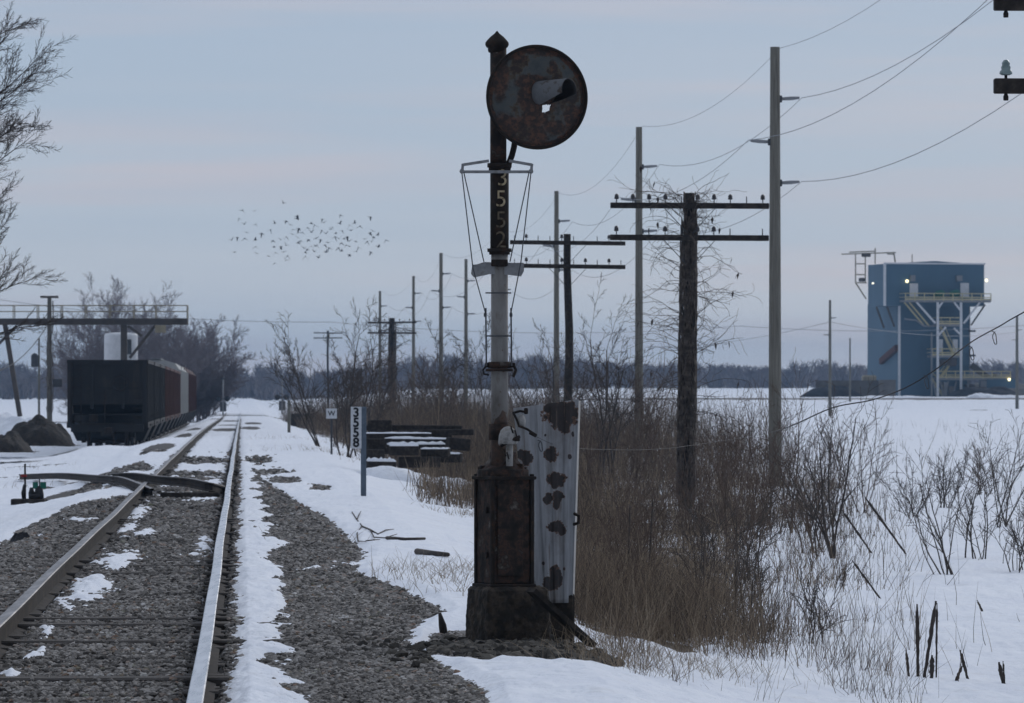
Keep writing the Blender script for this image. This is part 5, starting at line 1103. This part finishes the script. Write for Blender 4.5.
SH = [
 ('sapling',345,150,4.0,4,'tall forked leafless sapling left of the milepost, its top well above the whistle sign',dict(r=.045,lev=3,kids=1.1,m='bark',spread=.30,group=GA)),
 ('sapling',362,158,3.4,4,'leafless sapling right behind the tallest forked one, above the milepost plate',dict(r=.04,lev=3,m='bark',spread=.35,group=GA)),
 ('sapling',322,165,3.7,4,'leafless sapling whose long limbs reach left toward the track',dict(r=.035,lev=3,m='bark',spread=.4,dirx=-.55,group=GA)),
 ('shrub',335,180,2.8,7,'dense bare thicket bush around the whistle sign',dict(r=.02,group=GA)),
 ('shrub',375,190,3.2,7,'dense bare bush at the foot of the vine-choked telegraph pole, left side',dict(r=.02,group=GA)),
 ('shrub',410,200,3.4,7,'dense bare bush at the foot of the vine-choked telegraph pole, right side',dict(r=.02,group=GA)),
 ('sapling',438,170,3.6,4,'leafless sapling above the right half of the timber pile',dict(r=.03,lev=3,m='bark',group=GA)),
 ('shrub',462,165,3.0,7,'bare bush just left of the signal mast above the timber pile',dict(r=.02,group=GA)),
 ('sapling',480,190,4.4,3,'thin leafless sapling hard against the left of the signal mast',dict(r=.03,lev=3,m='bark',group=GA)),
 ('shrub',535,150,3.2,6,'bare bush just right of the signal mast, behind the white cabinet top',dict(r=.025,m='bark',group=GA)),
 ('shrub',350,240,3.6,9,'hazy bare bush in the far brush behind the tallest forked sapling',dict(r=.022,group=GA)),
 ('shrub',395,255,3.8,9,'hazy bare bush in the far brush between the two thin utility poles',dict(r=.022,group=GA)),
 ('shrub',425,235,3.4,9,'hazy bare bush in the far brush right of the vine-choked telegraph pole',dict(r=.022,group=GA)),
 ('shrub',452,250,3.6,9,'hazy bare bush in the far brush between the pair of slim grey poles',dict(r=.022,group=GA)),
 ('shrub',520,205,3.3,9,'bare bush in the far brush behind the white cabinet, left of the grey pole',dict(r=.022,group=GA)),
 ('shrub',548,175,3.2,9,'bare bush in the far brush at the foot of the grey pole behind the cabinet',dict(r=.022,group=GA)),
 ('shrub',620,150,3.0,9,'bare bush in the far brush left of the second tallest utility pole',dict(r=.022,group=GA)),
 ('shrub',655,140,2.8,9,'bare bush in the far brush right of the second tallest utility pole',dict(r=.022,group=GA)),
 ('sapling',598,112,4.6,2,'tall leafless sapling between the slim and the vine-covered telegraph poles',dict(r=.045,lev=3,kids=1.15,m='bark',spread=.22,seed=23,group=GA)),
 ('sapling',612,118,4.0,3,'slender leafless sapling just left of the second tallest utility pole',dict(r=.035,lev=3,m='bark',spread=.4,group=GA)),
 ('sapling',562,122,3.7,3,'leafless sapling twined before the slim dark telegraph pole',dict(r=.035,lev=3,m='bark',spread=.5,group=GA)),
 ('shrub',640,105,2.5,7,'bare bush left of the foot of the vine-covered pole',dict(r=.02,group=GB)),
 ('shrub',590,98,2.2,8,'thick bare bush behind the right edge of the white cabinet',dict(r=.02,group=GB)),
 ('shrub',720,92,2.1,9,'reddish bare bush right of the foot of the vine-covered pole',dict(r=.016,group=GB)),
 ('shrub',755,84,2.0,9,'reddish bare bush at the foot of the tallest utility pole, left side',dict(r=.016,group=GB)),
 ('shrub',795,78,2.1,9,'reddish bare bush at the foot of the tallest utility pole, right side',dict(r=.016,group=GB)),
 ('shrub',835,66,2.1,6,'dark open bush with upright stems at the right end of the brush',dict(r=.02,m='bark',spread=.35,group=GB)),
 ('shrub',815,70,1.9,7,'bare bush filling in behind the dark open bush at the brush end',dict(r=.016,group=GB)),
 ('shrub',690,72,1.6,9,'low dense bare bush in front of the vine-covered pole',dict(r=.013,group=GB)),
 ('shrub',740,62,1.5,9,'low dense bare bush in the middle of the brush',dict(r=.013,group=GB)),
 ('shrub',640,60,1.3,9,'low bare bush right of the white cabinet at mid height',dict(r=.012,group=GB)),
 ('shrub',700,50,1.15,8,'low open bare bush low in the brush, snow showing below it',dict(r=.011,m='bark',group=GB)),
 ('shrub',630,46,1.0,9,'twiggy low bush right of the leaning board',dict(r=.010,group=GB)),
 ('shrub',760,48,1.1,6,'sparse twiggy bush at the lower edge of the brush over snow',dict(r=.010,m='bark',group=GB)),
 ('shrub',820,44,.8,5,'sparse low twigs poking from snow below the dark open bush',dict(r=.009,m='bark',group=GB)),
 ('shrub',860,92,2.0,7,'bare bush spreading at the far right end of the brush, before the storage wall',dict(r=.014,group=GB)),
 ('shrub',952,61,1.5,7,'open leafless shrub leaning left on the snow below the blue building',dict(r=.014,m='bark',dirx=-.25,spread=.4,kids=.7,group=GC)),
 ('shrub',975,66,1.3,6,'leafless shrub close behind the left-leaning one on the snow',dict(r=.012,m='bark',group=GC)),
 ('shrub',1003,82,1.9,6,'tall leafless shrub at the right edge of the snowfield',dict(r=.016,m='bark',group=GC)),
 ('shrub',945,96,1.25,9,'dark dense small shrub on the snow beneath the blue building',dict(r=.014,m='bark',group=GC)),
 ('shrub',912,88,.95,7,'low spreading dark shrub on the snow left of the dense one',dict(r=.012,m='bark',spread=.9,group=GC)),
 ('shrub',1018,63,1.0,8,'low twiggy shrub cut by the right edge of the picture',dict(r=.010,m='bark',group=GC)),
 ('shrub',985,108,1.0,8,'brownish low shrub behind the tall one at the right of the snowfield',dict(r=.012,group=GC)),
]
for i, (nm, px, Y, H, ns, lb, kw) in enumerate(SH):
    kw = dict(kw); kw.setdefault('seed', i+3)
    shrub(nm, px, Y, H, ns, lb, 'sapling' if nm == 'sapling' else 'shrub', **kw)
# dead stalks: thick dark mullein stems in the foreground and in the brush
STK = [(918,692,38.2,(917,604),.016,'tallest straight dead weed stalk at the bottom right, split stems beside it'),(922,694,38.0,(936,601),.017,'slanting dead weed stalk crossing right at the bottom right'),(936,694,38.2,(937,603),.009,'thin upright dead weed stalk beside the slanting one'),(910,690,38.3,(906,650),.012,'short dead weed stalk left of the tall straight one'),(931,696,37.8,(932,655),.020,'thick broken dead weed stalk in the bottom right clump'),
       (950,694,37.6,(962,666),.014,'small leaning dead weed stalk right of the bottom right clump'),(972,694,37.8,(960,650),.014,'leaning dead weed stalk, its tip tilted left, between clump and corner'),(1006,694,37.6,(999,662),.016,'dead weed stalk nearest the bottom right corner'),(1006,694,37.6,(1003,661),.008,'thin twin of the dead weed stalk in the bottom right corner'),
       (911,553,69,(865,497),.020,'long leaning dark stick on the snow below the storage wall'),(878,552,68,(842,510),.018,'leaning dark stick left of the long one, over snow'),(886,600,54,(852,560),.014,'leaning dark stick low on the snow right of the brush'),(988,617,50,(977,600),.012,'short dark stick standing in the snow near the right edge'),
       (626,590,47,(630,505),.010,'tall thin dead weed stalk in the brush right of the cabinet handle'),(656,600,46,(640,566),.010,'slanted dead weed stalk low in the brush'),(647,560,52,(653,495),.011,'dead weed stalk with dark seed head left of the vine-covered pole'),(703,580,48,(705,530),.012,'dark dead weed stalk right below the vine-covered pole'),(748,622,44.5,(753,580),.010,'dead weed stalk at the lower right of the brush'),(735,600,46,(736,560),.016,'stout dark dead weed stalk in the lower brush')]
for i, (px, py, Y, tip, r, lb) in enumerate(STK):
    a = P(px, py, Y); a.z = float(gz(uof(a.x, Y), Y))-.04; t = P(tip[0], tip[1], Y); b = MB(); b.smooth = True; rd = random.Random(i); q = []; r *= 1.0
    for k in range(19): s = k/18; q.append(a.lerp(t, s)-a+Vector((rd.uniform(-1,1), rd.uniform(-1,1), 0))*r*(.16 if 0 < k < 18 else 0))
    b.tube(q, [r*.9*(.7+.45*(k > 9)*rd.random()+.25*rd.random())*(1 if k < 17 else .45) for k in range(19)], 7); o = b.build('dead_stalk', M['bark'], None); o.location = a; tag(o, lb, 'stalk', 'dead weed stalks standing in the snow and brush')

# the vine round the old pole, and the one on the far pole
ob_tips = []
def vine(px, Y, top_py, base_py, r, n, out, label, seed, big):
    rd = random.Random(seed); S = Segs(); X = (px-CX)*Y/F; z0 = CZ+(HY-base_py)*Y/F; H = (base_py-top_py)*Y/F
    o = dict(steps=9, wander=.19, lift=(-.05,-.06), kids=.45, spread=.9, ratio=.5, rratio=.7, start=.15, rmin=.000034*Y)
    for i in range(n[0]):                      # stems climbing the wood
        a = rd.random()*6.28; z = 0; p = np.array([math.cos(a)*r, math.sin(a)*r, 0])
        rr = rd.uniform(.006, .017)*big
        while z < H*rd.uniform(.85, 1.02) and z < H:
            z += .16*big; a += rd.gauss(0, .28); k = r*(1.08-.25*z/H)+rr*.5+rd.uniform(0, .03); q = np.array([math.cos(a)*k+.06*z/H, math.sin(a)*k, z]); S.add(p, q, rr, rr*.97); p = q
    for i in range(n[1]):                      # tangles standing off it
        z = H*(1-.85*rd.random()**1.3); a = rd.random()*6.28; L = out*(.25+.85*rd.random()**1.8)*(1.0 if z > .3*H else .6)
        grow(S, rd, (math.cos(a)*r*.9, math.sin(a)*r*.9, z), (math.cos(a), math.sin(a)*.6, rd.uniform(-.1, .75)), L, .007*big, 1, o)
    ob = S.build('vine', M['vine']); ob.location = (X, Y, z0); tag(ob, label, 'vine'); ob_tips.append(S.b); return ob
vb = vine(686, 96, 194, 500, .15, (70,190), 1.25, 'dead leafless vine tangled all round the thick telegraph pole and its crossarms', 5, 1.0)
b = MB(); rd = random.Random(8)
for k in range(22):                            # a few curled dead leaves still hanging in it
    p = Vector(rd.choice([x for x in ob_tips[0] if abs(x[0]) > .45 and x[2] > 1.5])); q = Matrix.Rotation(rd.uniform(0,6.28), 3, 'Z')@Matrix.Rotation(rd.uniform(-.5,.5), 3, 'X'); vs = [(0,0,.0),(.03,.012,-.05),(0,.02,-.15),(-.03,.012,-.05)]
    b.add([p+q@Vector(v) for v in vs], [(0,1,2,3)])
b.build('dead_leaves', M['bark'], vb)
vine(391.5, 311.6, 322, 425, .24, (26,80), 1.5, 'dead vine swallowing the far double-crossarm pole left of the signal', 9, 2.0)
vine(49.5, 261.8, 300, 412, .15, (8,26), .8, 'thin dead vine on the brown utility pole behind the walkway', 10, 1.4)

# ------------------------------------------------------------------ trees
def tree(px, Y, H, label, seed, r=.16, crown=.8, lev=4, m='bark', stems=1, group=None, o_over=None, loc=None):
    rd = random.Random(seed); X = (px-CX)*Y/F; o = dict(steps=9, wander=.075, lift=(.02,.05,.04,.02), kids=1.25, spread=.70, ratio=.50, rratio=.58, start=.22, rmin=.00005*Y, taper=.25)
    o.update(o_over or {}); ztr = float(gz(uof(X, Y), Y)); t = empty('bare_tree', loc or (X, Y, ztr), 0, label, 'tree', group)
    S = Segs(); T = Segs()
    for s in range(stems):
        d = (rd.gauss(0, .38)*(stems > 1), rd.gauss(0, .3)*(stems > 1), 1); hh = H*(rd.uniform(.75, 1.0) if s else 1); n = o['steps']; 
        S2 = Segs(); grow(S2, rd, (rd.gauss(0, .35)*(stems > 1), rd.gauss(0, .35)*(stems > 1), -.2), d, hh, r*(.7 if s else 1), lev, o)
        # the first chain is the trunk; the rest is the crown
        for a, b2, ra_, rb_ in zip(S2.a, S2.b, S2.ra, S2.rb): (T if ra_ > r*.5 else S).add(a, b2, ra_, rb_)
    T.build('trunk', M[m], t, 8); S.build('crown', M[m], t, 3); return t
GT = 'bare trees behind the freight cars'
for px, Y, H, sd, st_, lb in ((92,470,9.0,3,6,'bushy bare tree behind the walkway, at the left end of the clump'),(118,482,12.1,4,6,'tallest bare tree behind the control cabin, over the black freight car'),(148,476,11.5,5,6,'tall bare tree just right of the control cabin'),(168,492,8.2,6,7,'low bare tree filling the dip between the two clumps'),(192,515,9.4,7,7,'round bare tree above the far freight cars, left half of its clump'),(204,522,9.2,8,7,'round bare tree above the far freight cars, right half of its clump'),
                         (105,500,9.5,9,7,'dense bare tree filling the clump behind the control cabin'),(134,505,9.7,12,7,'dense bare tree at the heart of the clump behind the control cabin'),(180,500,7.8,13,8,'bushy low bare tree behind the far freight cars'),(202,500,6.7,14,8,'bushy bare undertree at the foot of the right clump')):
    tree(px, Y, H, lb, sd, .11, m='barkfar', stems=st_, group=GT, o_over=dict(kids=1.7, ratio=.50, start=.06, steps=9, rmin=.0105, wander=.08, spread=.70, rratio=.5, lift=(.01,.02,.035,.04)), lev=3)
# big tree at the left edge: its trunk stands outside the picture
# big tree at the left edge: trunk outside the picture, limbs built toward where they hang in it
Yt = 78.0; X = (-85-CX)*Yt/F; tb_ = Vector((X, Yt, float(gz(uof(X, Yt), Yt)))); big = empty('bare_tree', tb_, 0, 'big leafless tree whose twigs reach in from the left edge of the picture', 'tree')
T = Segs(); S = Segs(); rd = random.Random(5)
tp = [np.array([0,0,-.3]), np.array([.05,0,1.5]), np.array([0,.1,3.2]), np.array([.15,.1,5.0]), np.array([.1,0,6.6]), np.array([.3,.05,8.2]), np.array([.35,0,9.6])]
for i in range(6): T.add(tp[i], tp[i+1], .24-.033*i, .24-.033*(i+1))
oo = dict(steps=13, wander=.075, lift=(.0,.004,.0,.0), kids=2.3, spread=.50, ratio=.36, rratio=.48, start=.15, rmin=.0026, taper=.15)
for tx, ty, hz0, r0, lf in ((22,40,6.2,.04,0),(14,8,6.8,.04,0),(38,105,4.9,.04,0),(24,150,4.2,.03,-.01),(18,212,3.3,.03,0),(36,240,3.0,.03,-.01),(58,2,6.4,.05,0),(40,-8,6.9,.045,0),(20,20,6.1,.045,0),(34,50,5.6,.045,.01),(45,78,5.2,.042,0),(50,42,5.8,.04,.0),(8,90,5.0,.04,0),(52,128,4.5,.045,-.01),(30,122,4.4,.04,-.005),(15,60,5.4,.04,0),(12,196,3.4,.035,0),(30,222,3.1,.04,0),(48,262,2.9,.045,-.02),(66,296,2.6,.05,-.03),(26,270,2.7,.04,-.02),(40,285,2.5,.04,-.02),(8,300,2.4,.035,-.02),(62,280,2.9,.04,-.02),(-5,240,3.0,.04,0),(30,14,6.7,.04,0)):
    i = min(5, int(hz0/1.65)); p = tp[0]*0+np.array([.1, rd.uniform(-.1,.1), hz0]); q = np.array(P(tx-30, ty, Yt+rd.uniform(-1.2,1.2))-tb_); d = q-p; L = np.linalg.norm(d)*1.04; d = d/L; d[2] += .12-lf
    o2 = dict(oo); o2['lift'] = (-.02-lf*.3, .015-lf, .01-lf, 0); grow(S, rd, p, d/np.linalg.norm(d), L, r0*.6, 2, o2)
T.build('trunk', M['bark'], big, 10); S.build('crown', M['bark'], big, 3)

# far woods: a hazy wall of bare trees
A = []; B = []; ra = []; rb = []; g_ = np.random.default_rng(5)
def woods(x0, x1, Yc, dY, dens, hm, seed):
    n = int((x1-x0)*dens); X = g_.uniform(x0, x1, n); Y = Yc+g_.uniform(-dY, dY, n); zb = gz(uof(X, Y), Y)
    H = hm*(.78+.30*fbm(X/22, X*0+seed, seed, 3))*g_.uniform(.86, 1.08, n)
    A.append(np.stack([X, Y, zb], 1)); B.append(np.stack([X+g_.normal(0, .3, n), Y, zb+H*.72], 1)); ra.append(np.full(n, .20)); rb.append(np.full(n, .08))
    for k in range(34):
        z = H*g_.uniform(.22, .80, n); a = g_.uniform(0, 6.283, n); L = H*g_.uniform(.14, .30, n)*(1.15-.45*z/H); el_ = g_.uniform(.25, 1.15, n)
        p = np.stack([X+g_.normal(0, .3, n), Y, zb+z], 1); A.append(p); B.append(p+np.stack([np.cos(a)*np.cos(el_)*L, np.sin(a)*np.cos(el_)*L, np.sin(el_)*L], 1)); ra.append(np.full(n, .12)); rb.append(np.full(n, .05))
    for k in range(9):
        z = H*g_.uniform(0, .35, n); a = g_.uniform(0, 6.283, n); L = H*g_.uniform(.2, .4, n)
        p = np.stack([X+g_.normal(0, 1.2, n), Y-2, zb+z], 1); A.append(p); B.append(p+np.stack([np.cos(a)*L*.5, np.sin(a)*L*.5, L], 1)); ra.append(np.full(n, .30)); rb.append(np.full(n, .14))
woods(-360, 20, 1280, 25, 2.6, 10.5, 3); woods(-360, 20, 1330, 25, 1.5, 12.5, 9); woods(0, 360, 1380, 30, 2.2, 9.5, 4); woods(0, 360, 1460, 25, 1.2, 11.5, 6); woods(-120, -50, 1180, 15, 1.6, 7, 12)
V, Q = seg_arrays(np.concatenate(A), np.concatenate(B), np.concatenate(ra), np.concatenate(rb), 3)
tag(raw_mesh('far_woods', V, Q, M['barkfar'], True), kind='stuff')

# ------------------------------------------------------------------ the flock
def bird(flap):
    b = MB(); b.smooth = True; b.lathe([(.004,-.16),(.022,-.10),(.045,-.02),(.042,.05),(.026,.10),(.02,.13),(.004,.155)], 6, (0,0,0), Matrix.Rotation(R(90), 3, 'Y'))
    for s in (-1, 1):
        z1 = flap*.12; z2 = flap*.22-.02
        vs = [(.06,0,.01),(-.06,0,.01),(-.05,s*.13,z1),(.07,s*.13,z1),(.02,s*.27,z2),(-.02,s*.26,z2)]
        vt = [(x,y,z-.012) for x, y, z in vs]
        b.add(vs+vt, [(0,1,2,3),(3,2,5,4),(9,8,7,6),(10,11,8,9),(0,3,9,6),(3,4,10,9),(4,5,11,10),(5,2,8,11),(2,1,7,8)])
    b.add([(-.14,.02,0),(-.14,-.02,0),(-.23,-.04,0),(-.23,.04,0),(-.14,.02,-.01),(-.14,-.02,-.01),(-.23,-.04,-.01),(-.23,.04,-.01)], [(0,1,2,3),(7,6,5,4),(0,3,7,4),(1,2,6,5),(2,3,7,6)])
    return b.build('bird', M['bird'], None)
BP = [(359,18),(130,58),(197,62),(108,105),(138,138),(204,138),(150,185),(98,213),(66,228),(140,218),(82,297),(235,190),(202,228),(203,265),(208,303),(287,170),(312,133),(376,120),(400,140),(440,90),(437,107),(413,168),(412,195),(378,209),(346,226),(300,231),(308,268),(347,265),(376,258),(315,300),(363,295),(385,317),(372,343),(312,358),(277,320),
      (447,162),(445,186),(470,184),(442,214),(460,232),(445,246),(497,158),(520,134),(537,142),(520,183),(502,226),(548,218),(572,226),(479,275),(497,280),(487,300),(486,320),(536,294),(520,262),(545,262),(553,255),(561,328),(582,110),(593,127),(579,173),(602,192),(598,256),(614,242),(619,272),(604,297),(640,155),(630,165),(684,85),(682,135),(696,175),(659,190),(655,209),(676,220),(691,245),(705,221),(722,210),(735,234),(717,256),(736,264),(676,272),(692,290),(737,311),(743,172),(735,143),(767,132),(796,148),(774,237),(786,269),(777,294),(856,97),(868,176),(854,186),(898,200),(874,210),(823,222),(838,236),(861,238),(943,229),(902,264),(858,296)]
protos = [bird(f) for f in (1.0, -.7, .3, -1.2)]
for i, (cx, cy) in enumerate(BP):
    o = protos[i] if i < 4 else protos[i % 4].copy()
    if i >= 4: col.objects.link(o)
    Yb = 400+rnd.uniform(-25, 25); o.location = P(220+cx*.1758, 200+cy*.1758, Yb); o.rotation_euler = (rnd.uniform(-.6,.6), rnd.uniform(-.25,.25), rnd.uniform(-2.2,2.2)); o.scale = (rnd.uniform(.78,1.0),)*3
    tag(o, 'small dark bird flying in the loose flock low in the grey sky', 'bird', 'birds flying in the flock')
